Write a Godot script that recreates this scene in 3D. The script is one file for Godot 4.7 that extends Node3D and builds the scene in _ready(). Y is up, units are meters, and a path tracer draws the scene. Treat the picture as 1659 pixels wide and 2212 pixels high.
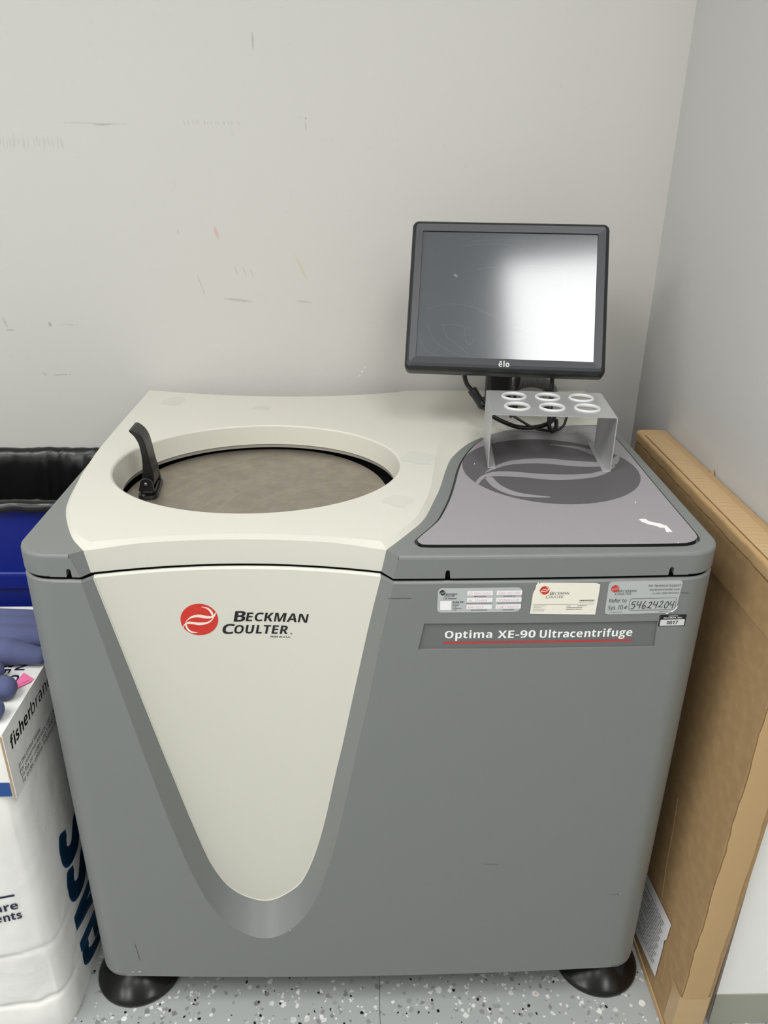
extends Node3D
# An ultracentrifuge in the corner of a laboratory. Units are metres, y is up.
# HH is the height of the worktop; shapes of the centrifuge are drawn with y = 0 at the worktop.

const HH := 0.92
const HW := 0.472
const RC := 0.048
const UP := Vector3(0, HH, 0)
var M := {}
var taken := {}
var fonts := {}
var rng := RandomNumberGenerator.new()

# ------------------------------------------------------------------ mesh helpers
func mb() -> SurfaceTool:
	var st := SurfaceTool.new()
	st.begin(Mesh.PRIMITIVE_TRIANGLES)
	return st

func vert(st: SurfaceTool, p: Vector3, n: Vector3, uv := Vector2.ZERO) -> void:
	st.set_normal(n)
	st.set_uv(uv)
	st.add_vertex(p)

# one triangle, wound to agree with the normals it is given
func tri(st: SurfaceTool, a: Vector3, b: Vector3, c: Vector3, na: Vector3, nb: Vector3, nc: Vector3, ua := Vector2.ZERO, ub := Vector2.ZERO, uc := Vector2.ZERO) -> void:
	var g := (c - a).cross(b - a)
	if g.dot(na + nb + nc) >= 0.0:
		vert(st, a, na, ua); vert(st, b, nb, ub); vert(st, c, nc, uc)
	else:
		vert(st, a, na, ua); vert(st, c, nc, uc); vert(st, b, nb, ub)

func flat_quad(st: SurfaceTool, a: Vector3, b: Vector3, c: Vector3, d: Vector3, hint: Vector3) -> void:
	var n := (b - a).cross(c - a).normalized()
	if n.length() < 0.5:
		n = (c - a).cross(d - a).normalized()
	if n.dot(hint) < 0.0:
		n = -n
	tri(st, a, b, c, n, n, n, Vector2(0, 0), Vector2(1, 0), Vector2(1, 1))
	tri(st, a, c, d, n, n, n, Vector2(0, 0), Vector2(1, 1), Vector2(0, 1))

# a smooth sheet through rows of points
func grid(st: SurfaceTool, rows: Array, closed := false, flip := false) -> void:
	var nr := rows.size()
	var nc: int = rows[0].size()
	var nrm := []
	for r in nr:
		var a := PackedVector3Array()
		a.resize(nc)
		nrm.append(a)
	var last := nc if closed else nc - 1
	for r in nr - 1:
		for c in last:
			var d := (c + 1) % nc
			var p00: Vector3 = rows[r][c]
			var p01: Vector3 = rows[r][d]
			var p10: Vector3 = rows[r + 1][c]
			var p11: Vector3 = rows[r + 1][d]
			var n := (p11 - p00).cross(p10 - p01)
			nrm[r][c] += n; nrm[r][d] += n; nrm[r + 1][c] += n; nrm[r + 1][d] += n
	var s := -1.0 if flip else 1.0
	for r in nr:
		for c in nc:
			nrm[r][c] = nrm[r][c].normalized() * s
	for r in nr - 1:
		for c in last:
			var d := (c + 1) % nc
			var u0 := Vector2(float(c) / last, float(r) / (nr - 1))
			var u1 := Vector2(float(c + 1) / last, float(r) / (nr - 1))
			var u2 := Vector2(float(c) / last, float(r + 1) / (nr - 1))
			var u3 := Vector2(float(c + 1) / last, float(r + 1) / (nr - 1))
			tri(st, rows[r][c], rows[r][d], rows[r + 1][d], nrm[r][c], nrm[r][d], nrm[r + 1][d], u0, u1, u3)
			tri(st, rows[r][c], rows[r + 1][d], rows[r + 1][c], nrm[r][c], nrm[r + 1][d], nrm[r + 1][c], u0, u3, u2)

func scaled(pts, k: float) -> PackedVector2Array:
	var o := PackedVector2Array()
	for p in pts:
		o.append(p * k)
	return o

# fills a flat outline; at(u, v) gives the place and nf(u, v) the normal
func fill(st: SurfaceTool, pts, at: Callable, nf: Callable, uvs = null) -> void:
	var big := scaled(pts, 100.0)
	var idx := Geometry2D.triangulate_polygon(big)
	if idx.is_empty():
		return
	for t in range(0, idx.size(), 3):
		var v := []
		for k in 3:
			v.append(pts[idx[t + k]])
		var uu := [Vector2.ZERO, Vector2.ZERO, Vector2.ZERO]
		if uvs != null:
			for k in 3:
				uu[k] = uvs.call(v[k].x, v[k].y)
		tri(st, at.call(v[0].x, v[0].y), at.call(v[1].x, v[1].y), at.call(v[2].x, v[2].y), nf.call(v[0].x, v[0].y), nf.call(v[1].x, v[1].y), nf.call(v[2].x, v[2].y), uu[0], uu[1], uu[2])

# the same, cut into strips along u, with holes
func fill_sliced(st: SurfaceTool, pts, holes: Array, dx: float, at: Callable, nf: Callable, uvs = null) -> void:
	var big := scaled(pts, 100.0)
	var lo := INF
	var hi := -INF
	var vlo := INF
	var vhi := -INF
	for p in big:
		lo = minf(lo, p.x); hi = maxf(hi, p.x); vlo = minf(vlo, p.y); vhi = maxf(vhi, p.y)
	var n := maxi(1, int(ceil((hi - lo) / (dx * 100.0))))
	for i in n:
		var a := lerpf(lo, hi, float(i) / n)
		var b := lerpf(lo, hi, float(i + 1) / n)
		var strip := PackedVector2Array([Vector2(a, vlo - 1), Vector2(b, vlo - 1), Vector2(b, vhi + 1), Vector2(a, vhi + 1)])
		var parts: Array = Geometry2D.intersect_polygons(big, strip)
		for h in holes:
			var nxt := []
			var hb := scaled(h, 100.0)
			for p in parts:
				nxt.append_array(Geometry2D.clip_polygons(p, hb))
			parts = nxt
		for p in parts:
			fill(st, scaled(p, 0.01), at, nf, uvs)

func area2(pts) -> float:
	var a := 0.0
	for i in pts.size():
		a += pts[i].cross(pts[(i + 1) % pts.size()])
	return a * 0.5

func ccw(pts) -> PackedVector2Array:
	var p := PackedVector2Array(pts)
	if area2(p) < 0.0:
		p.reverse()
	return p

# moves an outline inwards by d
func inset(pts, d: float) -> PackedVector2Array:
	var o := PackedVector2Array()
	var n: int = pts.size()
	for i in n:
		var a: Vector2 = pts[(i + n - 1) % n]
		var b: Vector2 = pts[i]
		var c: Vector2 = pts[(i + 1) % n]
		var e1 := (b - a).normalized()
		var e2 := (c - b).normalized()
		var n1 := Vector2(-e1.y, e1.x)
		var n2 := Vector2(-e2.y, e2.x)
		var m := (n1 + n2)
		var k := 2.0 / maxf(m.length_squared(), 1.0)
		o.append(b + m * 0.5 * k * d)
	return o

# a solid with the outline pts (x, y) from z0 (back) to z1 (front), its rims bevelled
func extrude(st: SurfaceTool, pts0, z0: float, z1: float, bev := 0.0, xf := Transform3D.IDENTITY, back := true) -> void:
	var pts := ccw(pts0)
	var n := pts.size()
	var ins := inset(pts, bev) if bev > 0.0 else pts
	var prof := [[ins, z1]]
	if bev > 0.0:
		var mid := inset(pts, bev * 0.29)
		prof.append([mid, z1 - bev * 0.29])
		prof.append([pts, z1 - bev])
		prof.append([pts, z0 + bev])
		prof.append([mid, z0 + bev * 0.29])
	prof.append([ins, z0])
	var bs := xf.basis
	var at1 := func(u, v): return xf * Vector3(u, v, z1)
	var at0 := func(u, v): return xf * Vector3(u, v, z0)
	var nf1 := func(_u, _v): return (bs * Vector3(0, 0, 1)).normalized()
	var nf0 := func(_u, _v): return (bs * Vector3(0, 0, -1)).normalized()
	fill(st, ins, at1, nf1)
	if back:
		fill(st, ins, at0, nf0)
	var en := PackedVector2Array()
	for i in n:
		var e := (pts[(i + 1) % n] - pts[i]).normalized()
		en.append(Vector2(e.y, -e.x))
	for i in n:
		var j := (i + 1) % n
		var pa := en[(i + n - 1) % n]
		var pb := en[j]
		var na := (en[i] + pa).normalized() if en[i].dot(pa) > 0.75 else en[i]
		var nb := (en[i] + pb).normalized() if en[i].dot(pb) > 0.75 else en[i]
		for r in prof.size() - 1:
			var q0: PackedVector2Array = prof[r][0]
			var q1: PackedVector2Array = prof[r + 1][0]
			var za: float = prof[r][1]
			var zb: float = prof[r + 1][1]
			var tz := 0.0
			if bev > 0.0:
				tz = [0.8, 0.4, 0.0, -0.4, -0.8][r]
			var w := sqrt(1.0 - tz * tz)
			var n3a := (bs * Vector3(na.x * w, na.y * w, tz)).normalized()
			var n3b := (bs * Vector3(nb.x * w, nb.y * w, tz)).normalized()
			var A := xf * Vector3(q0[i].x, q0[i].y, za)
			var B := xf * Vector3(q0[j].x, q0[j].y, za)
			var C := xf * Vector3(q1[j].x, q1[j].y, zb)
			var D := xf * Vector3(q1[i].x, q1[i].y, zb)
			tri(st, A, B, C, n3a, n3b, n3b)
			tri(st, A, C, D, n3a, n3b, n3a)

func rrect(x0: float, y0: float, x1: float, y1: float, r: float, seg := 4) -> PackedVector2Array:
	var o := PackedVector2Array()
	var cs := [[x1 - r, y1 - r, 0.0], [x0 + r, y1 - r, PI / 2], [x0 + r, y0 + r, PI], [x1 - r, y0 + r, PI * 1.5]]
	for c in cs:
		for k in seg + 1:
			var a: float = c[2] + PI / 2 * k / seg
			o.append(Vector2(c[0] + r * cos(a), c[1] + r * sin(a)))
	return o

func box(st: SurfaceTool, lo: Vector3, hi: Vector3, bev := 0.002, xf := Transform3D.IDENTITY) -> void:
	extrude(st, PackedVector2Array([Vector2(lo.x, lo.y), Vector2(hi.x, lo.y), Vector2(hi.x, hi.y), Vector2(lo.x, hi.y)]), lo.z, hi.z, bev, xf)

func spline(pts: Array, per := 8) -> Array:
	var o := []
	var n := pts.size()
	for i in n - 1:
		var a = pts[maxi(i - 1, 0)]
		var b = pts[i]
		var c = pts[i + 1]
		var d = pts[mini(i + 2, n - 1)]
		for k in per:
			var t := float(k) / per
			o.append(0.5 * ((2.0 * b) + (c - a) * t + (2.0 * a - 5.0 * b + 4.0 * c - d) * t * t + (3.0 * b - a - 3.0 * c + d) * t * t * t))
	o.append(pts[n - 1])
	return o

# picks n points evenly along a line of points
func resample(pts: Array, n: int) -> Array:
	var acc := [0.0]
	for i in pts.size() - 1:
		acc.append(acc[i] + (pts[i + 1] - pts[i]).length())
	var total: float = acc[-1]
	var o := []
	var j := 0
	for k in n:
		var s := total * k / (n - 1)
		while j < pts.size() - 2 and acc[j + 1] < s:
			j += 1
		var seg: float = acc[j + 1] - acc[j]
		o.append(pts[j].lerp(pts[j + 1], clampf((s - acc[j]) / maxf(seg, 1e-9), 0, 1)))
	return o

func tube(st: SurfaceTool, path: Array, radius, seg := 12, capped := true) -> void:
	var rows := []
	var n := path.size()
	var side := Vector3.ZERO
	for i in n:
		var t: Vector3 = (path[mini(i + 1, n - 1)] - path[maxi(i - 1, 0)]).normalized()
		if side == Vector3.ZERO:
			side = t.cross(Vector3(0.31, 0.2, 0.93)).normalized()
		side = (side - t * side.dot(t)).normalized()
		var other := t.cross(side)
		var r: float = radius.call(float(i) / (n - 1)) if radius is Callable else radius
		var ring := PackedVector3Array()
		for k in seg:
			var a := TAU * k / seg
			ring.append(path[i] + (side * cos(a) + other * sin(a)) * r)
		rows.append(ring)
	grid(st, rows, true)
	if capped:
		for e in [0, n - 1]:
			var nn: Vector3 = (path[0] - path[1]).normalized() if e == 0 else (path[n - 1] - path[n - 2]).normalized()
			for k in seg:
				tri(st, path[e], rows[e][k], rows[e][(k + 1) % seg], nn, nn, nn)

# a body of revolution round y; prof holds (radius, height)
func lathe(st: SurfaceTool, prof: Array, centre := Vector3.ZERO, seg := 40) -> void:
	var rows := []
	for p in prof:
		var ring := PackedVector3Array()
		for k in seg:
			var a := TAU * k / seg
			ring.append(centre + Vector3(cos(a) * p.x, p.y, sin(a) * p.x))
		rows.append(ring)
	grid(st, rows, true)

func torus(st: SurfaceTool, c: Vector3, R: float, r: float, sy := 1.0, seg := 36, ring := 10) -> void:
	var rows := []
	for i in seg + 1:
		var a := TAU * i / seg
		var row := PackedVector3Array()
		for k in ring:
			var b := TAU * k / ring
			row.append(c + Vector3(cos(a) * (R + r * cos(b)), r * sin(b) * sy, sin(a) * (R + r * cos(b))))
		rows.append(row)
	grid(st, rows, true, true)

# lettering laid on a surface: at(u, v), baseline from (u0, v0), cap = height of a capital
func text(st: SurfaceTool, s: String, bold: bool, u0: float, v0: float, cap: float, width: float, shear: float, at: Callable, nf: Callable, serif := false) -> float:
	var key := ("serif" if serif else "sans") + ("b" if bold else "r")
	if not fonts.has(key):
		var f := SystemFont.new()
		f.font_names = PackedStringArray(["Droid Serif" if serif else "Droid Sans"])
		f.font_weight = 700 if bold else 400
		var h := arrays_of(f, "H")
		var y0 := INF
		var y1 := -INF
		for p in h[0]:
			y0 = minf(y0, p.y); y1 = maxf(y1, p.y)
		fonts[key] = [f, y0, y1]
	var fd: Array = fonts[key]
	var got := arrays_of(fd[0], s)
	var v: PackedVector3Array = got[0]
	var k: float = cap / (fd[2] - fd[1])
	var lo := INF
	var hi := -INF
	for p in v:
		lo = minf(lo, p.x); hi = maxf(hi, p.x)
	var kx := k if width <= 0.0 else width / (hi - lo)
	var idx: PackedInt32Array = got[1]
	for t in range(0, idx.size(), 3):
		var q := []
		var nn := []
		for e in 3:
			var p := v[idx[t + e]]
			var vv: float = (p.y - fd[1]) * k
			var uu := u0 + (p.x - lo) * kx + shear * vv
			q.append(at.call(uu, v0 + vv))
			nn.append(nf.call(uu, v0 + vv))
		tri(st, q[0], q[1], q[2], nn[0], nn[1], nn[2])
	return (hi - lo) * kx

func arrays_of(f: Font, s: String) -> Array:
	var t := TextMesh.new()
	t.font = f
	t.text = s
	t.font_size = 48
	t.pixel_size = 0.01
	t.depth = 0.0
	t.curve_step = 1.0
	t.horizontal_alignment = HORIZONTAL_ALIGNMENT_LEFT
	var a := t.surface_get_arrays(0)
	var v: PackedVector3Array = a[Mesh.ARRAY_VERTEX]
	var idx := PackedInt32Array()
	if a[Mesh.ARRAY_INDEX] != null and a[Mesh.ARRAY_INDEX].size() > 0:
		idx = a[Mesh.ARRAY_INDEX]
	else:
		for i in v.size():
			idx.append(i)
	return [v, idx]

# a pen stroke of the given width on a surface
func stroke(st: SurfaceTool, pts: Array, w: float, at: Callable, nf: Callable) -> void:
	var n := pts.size()
	var l := []
	var r := []
	for i in n:
		var t: Vector2 = (pts[mini(i + 1, n - 1)] - pts[maxi(i - 1, 0)]).normalized()
		var s := Vector2(-t.y, t.x) * w * 0.5
		l.append(pts[i] + s); r.append(pts[i] - s)
	for i in n - 1:
		var q := [l[i], l[i + 1], r[i + 1], r[i]]
		var p := []
		for e in q:
			p.append(at.call(e.x, e.y))
		var nn: Vector3 = nf.call(pts[i].x, pts[i].y)
		tri(st, p[0], p[1], p[2], nn, nn, nn)
		tri(st, p[0], p[2], p[3], nn, nn, nn)

# ------------------------------------------------------------------ scene helpers
func numbered(called: String) -> String:
	var k: int = taken.get(called, 0)
	taken[called] = k + 1
	return called if k == 0 else "%s_%03d" % [called, k]

func part(st: SurfaceTool, called: String, m: Material, parent: Node3D, pos := Vector3.ZERO) -> MeshInstance3D:
	var o := MeshInstance3D.new()
	o.name = called
	o.mesh = st.commit()
	o.material_override = m
	o.position = pos
	o.cast_shadow = GeometryInstance3D.SHADOW_CASTING_SETTING_ON
	parent.add_child(o, true)
	return o

func thing(called: String, label: String, category: String, at := Vector3.ZERO, group := "") -> Node3D:
	var o := Node3D.new()
	o.name = numbered(called)
	o.position = at
	add_child(o, true)
	o.set_meta("label", label)
	o.set_meta("category", category)
	if group != "":
		o.set_meta("group", group)
	return o

func struct(st: SurfaceTool, called: String, m: Material) -> MeshInstance3D:
	var o := part(st, called, m, self)
	o.set_meta("kind", "structure")
	return o

func mat(r: int, g: int, b: int, rough: float, metal := 0.0, spec := 0.5) -> StandardMaterial3D:
	var m := StandardMaterial3D.new()
	m.albedo_color = Color8(r, g, b)
	m.roughness = rough
	m.metallic = metal
	m.metallic_specular = spec
	return m

func noise_tex(freq: float, size: int, seed_: int, ramp: Array, oct := 4, kind := FastNoiseLite.TYPE_SIMPLEX_SMOOTH) -> NoiseTexture2D:
	var n := FastNoiseLite.new()
	n.noise_type = kind
	n.frequency = freq
	n.seed = seed_
	n.fractal_octaves = oct
	var t := NoiseTexture2D.new()
	t.noise = n
	t.width = size
	t.height = size
	t.seamless = true
	t.generate_mipmaps = true
	if ramp.size() > 0:
		var g := Gradient.new()
		g.offsets = PackedFloat32Array(ramp[0])
		g.colors = PackedColorArray(ramp[1])
		t.color_ramp = g
	return t

func bumpy(m: StandardMaterial3D, freq: float, scale: float, strength: float, seed_: int, oct := 3) -> void:
	var t := noise_tex(freq, 512, seed_, [], oct)
	t.as_normal_map = true
	t.bump_strength = 4.0
	m.normal_enabled = true
	m.normal_texture = t
	m.normal_scale = strength
	m.uv1_triplanar = true
	m.uv1_world_triplanar = true
	m.uv1_scale = Vector3(scale, scale, scale)

# ------------------------------------------------------------------ shapes of the centrifuge front
func zf(x: float) -> float:
	return 0.0101 * (1.0 - (x / 0.47) * (x / 0.47))

func zp(x: float) -> float:
	var t := (x + 0.18) / 0.198
	return -0.033 + 0.025 * t * t

func nfront(x: float) -> Vector3:
	return Vector3(2.0 * 0.0101 * x / (0.47 * 0.47), 0, 1).normalized()

func npanel(x: float) -> Vector3:
	return Vector3(-0.05 * (x + 0.18) / (0.198 * 0.198), 0, 1).normalized()

func front_at(eps: float) -> Callable:
	return func(u, v): return Vector3(u, v, zf(u) + eps)

func panel_at(eps: float) -> Callable:
	return func(u, v): return Vector3(u, v, zp(u) + eps)

func v2(list: Array) -> Array:
	var o := []
	for i in range(0, list.size(), 2):
		o.append(Vector2(list[i], list[i + 1]))
	return o

# the round emblem: disc and four ribbons, in a unit circle
func emblem(disc: SurfaceTool, rib: SurfaceTool, c: Vector2, r: float, at: Callable, at2: Callable, nf: Callable) -> void:
	var d := PackedVector2Array()
	for k in 64:
		d.append(c + Vector2(cos(TAU * k / 64), sin(TAU * k / 64)) * r)
	fill_sliced(disc, d, [], r * 0.25, at, nf)
	var ups := [
		[[-0.76, -0.12, -0.66, 0.02, -0.42, 0.24, -0.02, 0.325, 0.36, 0.235, 0.68, 0.21, 0.84, 0.34, 0.935, 0.47], [-0.76, -0.14, -0.64, -0.02, -0.42, 0.12, -0.06, 0.155, 0.36, 0.055, 0.74, 0.08, 0.88, 0.26, 0.935, 0.47]],
		[[-0.91, -0.42, -0.81, -0.22, -0.58, -0.085, -0.08, -0.175, 0.33, -0.175, 0.55, -0.09, 0.77, 0.10], [-0.895, -0.50, -0.76, -0.26, -0.43, -0.255, -0.02, -0.35, 0.38, -0.29, 0.61, -0.15, 0.78, 0.07]],
		[[0.19, 0.815, 0.53, 0.72, 0.73, 0.48, 0.77, 0.20], [0.17, 0.785, 0.45, 0.66, 0.62, 0.41, 0.69, 0.20]],
		[[-0.79, -0.26, -0.73, -0.56, -0.53, -0.79, -0.17, -0.83], [-0.70, -0.26, -0.64, -0.50, -0.48, -0.70, -0.17, -0.81]]]
	for e in ups:
		var a := resample(spline(v2(e[0]), 6), 25)
		var b := resample(spline(v2(e[1]), 6), 25)
		for i in 24:
			var q := [a[i], a[i + 1], b[i + 1], b[i]]
			var p := []
			for w in q:
				var z: Vector2 = c + w * r
				p.append(at2.call(z.x, z.y))
			var n: Vector3 = nf.call(c.x + a[i].x * r, c.y + a[i].y * r)
			tri(rib, p[0], p[1], p[2], n, n, n)
			tri(rib, p[0], p[2], p[3], n, n, n)

func _ready() -> void:
	rng.seed = 71
	# ---------------- camera, sky, lights, exposure
	var cam := Camera3D.new()
	cam.name = "camera"
	cam.fov = 65.87
	cam.near = 0.02
	cam.far = 50.0
	cam.position = Vector3(-0.0147, HH + 0.4833, 0.9198)
	cam.rotation = Vector3(-0.43202, -0.03111, 0.01172)
	add_child(cam)
	cam.current = true
	var we := WorldEnvironment.new()
	we.name = "surroundings"
	var env := Environment.new()
	env.background_mode = Environment.BG_COLOR
	env.background_color = Color(0.55, 0.57, 0.6)
	env.tonemap_mode = Environment.TONE_MAPPER_LINEAR
	env.tonemap_exposure = 1.0
	env.sdfgi_enabled = true
	env.ssao_enabled = true
	env.ssil_enabled = true
	we.environment = env
	add_child(we)
	make_materials()
	# rows of ceiling panels: centre x, z, size x, size z, brightness
	for p in [[0.47, 1.08, 0.60, 1.20, "ceiling light panel that mirrors in the monitor screen"], [-0.75, 1.08, 0.60, 1.20, "ceiling light panel above the blue bin, left of the mirrored one"], [-1.97, 1.08, 0.60, 1.20, "ceiling light panel third from the right wall, first row"], [-3.19, 1.08, 0.60, 1.20, "added fill light panel, unseen, nearest the left wall, first row"], [-1.97, 3.2, 0.60, 1.20, "ceiling light panel in the second row, behind the third panel"], [1.69, 3.2, 0.60, 1.20, "added fill light panel, unseen, in the second row, farthest to the right"], [-3.19, 3.2, 0.60, 1.20, "added fill light panel, unseen, in the second row by the left wall"]]:  # leftmost column and far-right panel are added, unseen, as fill light
		ceiling_light(p)
	build_room()
	build_centrifuge()
	build_monitor()
	build_rack()
	build_cardboard_box()
	build_left_side()

func ceiling_light(p: Array) -> void:
	var y := 2.70
	var t := thing("ceiling_light", p[4], "ceiling light", Vector3(p[0], y, p[1]), "ceiling light panels")
	var hx: float = p[2] * 0.5
	var hz: float = p[3] * 0.5
	var st := mb()
	for s in [-1, 1]:
		box(st, Vector3(s * (hx + 0.012) - 0.012, -0.03, -hz - 0.024), Vector3(s * (hx + 0.012) + 0.012, 0.0, hz + 0.024), 0.002)
		box(st, Vector3(-hx, -0.03, s * (hz + 0.012) - 0.012), Vector3(hx, 0.0, s * (hz + 0.012) + 0.012), 0.002)
	part(st, "frame", M.white_paint, t)
	st = mb()
	box(st, Vector3(-hx, -0.018, -hz), Vector3(hx, -0.008, hz), 0.001)
	part(st, "diffuser", M.glow, t)
	var l := AreaLight3D.new()
	l.name = "panel_lamp"
	l.area_size = Vector2(p[2], p[3])
	l.light_energy = 1.9
	l.light_color = Color(1.0, 1.0, 0.995)
	l.shadow_enabled = true
	l.position = Vector3(0, -0.022, 0)
	l.rotation = Vector3(-PI / 2, 0, 0)
	t.add_child(l)

func make_materials() -> void:
	M.white_paint = mat(225, 225, 222, 0.5)
	var glow := mat(240, 240, 238, 0.5)
	glow.emission_enabled = true
	glow.emission = Color(1.0, 1.0, 0.995)
	glow.emission_energy_multiplier = 2.0
	M.glow = glow
	M.wall = mat(206, 204, 199, 0.62, 0.0, 0.35)
	bumpy(M.wall, 0.02, 6.0, 0.10, 5)
	M.wall_side = mat(206, 205, 203, 0.62, 0.0, 0.35)
	bumpy(M.wall_side, 0.02, 6.0, 0.10, 6)
	M.white_wall = mat(247, 246, 243, 0.5)
	M.ceiling = mat(225, 225, 221, 0.8)
	M.base = mat(160, 160, 148, 0.5)
	M.gray = mat(122, 125, 123, 0.42, 0.0, 0.5)
	bumpy(M.gray, 0.06, 9.0, 0.05, 11)
	M.beige = mat(213, 211, 200, 0.42, 0.0, 0.45)
	bumpy(M.beige, 0.06, 9.0, 0.04, 12)
	M.black = mat(16, 16, 17, 0.6)
	M.seam = mat(10, 10, 10, 0.8)
	M.rubber = mat(12, 12, 13, 0.24)
	M.black_plastic = mat(20, 20, 21, 0.32)
	M.bezel = mat(52, 54, 58, 0.42)
	bumpy(M.bezel, 0.1, 14.0, 0.06, 13)
	M.bezel_edge = mat(26, 27, 30, 0.36)
	M.pad = mat(154, 150, 154, 0.55, 0.0, 0.4)
	bumpy(M.pad, 0.2, 10.0, 0.06, 14)
	M.pad_dark = mat(94, 91, 94, 0.50, 0.0, 0.4)
	M.red = mat(205, 50, 38, 0.5)
	M.ribbon = mat(240, 226, 214, 0.5)
	M.ink = mat(16, 15, 16, 0.5)
	M.white_ink = mat(246, 246, 243, 0.5)
	M.red_line = mat(190, 58, 58, 0.5)
	M.silver_label = mat(186, 190, 190, 0.38, 0.1)
	M.paper = mat(238, 234, 220, 0.6)
	M.label_white = mat(240, 238, 238, 0.6)
	M.pink_ink = mat(222, 178, 190, 0.7)
	M.gray_ink = mat(62, 62, 64, 0.6)
	M.alu = mat(190, 191, 191, 0.38, 0.4)
	bumpy(M.alu, 0.05, 14.0, 0.03, 15)
	M.nylon = mat(216, 217, 218, 0.45)
	M.steel_pin = mat(190, 190, 190, 0.25, 0.9)
	M.hose = mat(128, 130, 132, 0.5)
	M.blue = mat(13, 32, 124, 0.36)
	M.bag = mat(20, 20, 21, 0.26)
	M.carton = mat(240, 239, 235, 0.6)
	bumpy(M.carton, 0.010, 2.5, 0.55, 16, 4)
	M.carton_edge = mat(176, 150, 116, 0.8)
	M.navy = mat(16, 76, 118, 0.55)
	M.navy_ink = mat(22, 26, 60, 0.6)
	M.pink = mat(244, 122, 170, 0.6)
	M.tape_clear = mat(232, 226, 216, 0.22)
	M.glove = mat(84, 90, 128, 0.85)
	M.glove.rim_enabled = true
	M.glove.rim = 0.35
	bumpy(M.glove, 0.04, 7.0, 0.5, 17)
	M.glove_dark = mat(40, 42, 60, 0.9)
	# kraft board: fibres and blotches
	var kr := mat(255, 255, 255, 0.72, 0.0, 0.35)
	kr.albedo_texture = noise_tex(0.012, 512, 31, [[0.0, 0.45, 0.6, 1.0], [Color8(166, 136, 98), Color8(171, 141, 102), Color8(174, 144, 104), Color8(180, 151, 111)]], 5)
	kr.uv1_triplanar = true
	kr.uv1_world_triplanar = true
	kr.uv1_scale = Vector3(5.0, 5.0, 5.0)
	M.kraft = kr
	M.kraft_flap = mat(188, 156, 112, 0.7)
	M.kraft_edge = mat(196, 165, 122, 0.75)
	var tp := mat(194, 163, 119, 0.22)
	M.tape = tp
	# screen glass: dark panel behind a matte coat, wiped with a cloth
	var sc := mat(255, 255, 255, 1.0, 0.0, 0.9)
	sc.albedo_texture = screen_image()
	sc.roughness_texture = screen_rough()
	sc.roughness_texture_channel = BaseMaterial3D.TEXTURE_CHANNEL_RED
	sc.clearcoat_enabled = true
	sc.clearcoat = 0.3
	sc.clearcoat_roughness = 0.14
	M.screen = sc
	var sl := mat(255, 255, 255, 0.46, 0.75)
	sl.albedo_texture = steel_image()
	M.steel = sl
	var fl := mat(255, 255, 255, 0.35)
	fl.albedo_texture = floor_image()
	fl.uv1_triplanar = true
	fl.uv1_world_triplanar = true
	fl.uv1_scale = Vector3(1.0 / 1.2, 1.0 / 1.2, 1.0 / 1.2)
	M.floor = fl
	var wb: StandardMaterial3D = M.wall.duplicate()
	wb.albedo_color = Color.WHITE
	wb.albedo_texture = wall_image()
	wb.texture_repeat = false
	wb.uv1_triplanar = false
	wb.uv1_world_triplanar = false
	wb.uv1_scale = Vector3.ONE
	wb.normal_enabled = false
	M.wall_marked = wb

# --- computed pictures -------------------------------------------------------
func tint(img: Image, x: int, y: int, c: Color, a: float) -> void:
	if a > 0.0 and x >= 0 and y >= 0 and x < img.get_width() and y < img.get_height():
		img.set_pixel(x, y, img.get_pixel(x, y).lerp(c, minf(a, 1.0)))

# a rubbed mark of ragged edge along a line
func rub(img: Image, a: Vector2, b: Vector2, w: float, c: Color, s: float) -> void:
	var n := int((b - a).length() * 1.5) + 2
	for i in n:
		var t := float(i) / (n - 1)
		var p := a.lerp(b, t)
		var ww := w * (0.35 + 0.65 * sin(PI * clampf(t, 0.02, 0.98)))
		var k := int(ceil(ww))
		for dx in range(-k, k + 1):
			for dy in range(-k, k + 1):
				var d := Vector2(dx, dy).length()
				if d <= ww and rng.randf() < 0.75:
					tint(img, int(p.x) + dx, int(p.y) + dy, c, s * rng.randf_range(0.2, 1.0) / (1.0 + ww * 0.6))

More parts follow.
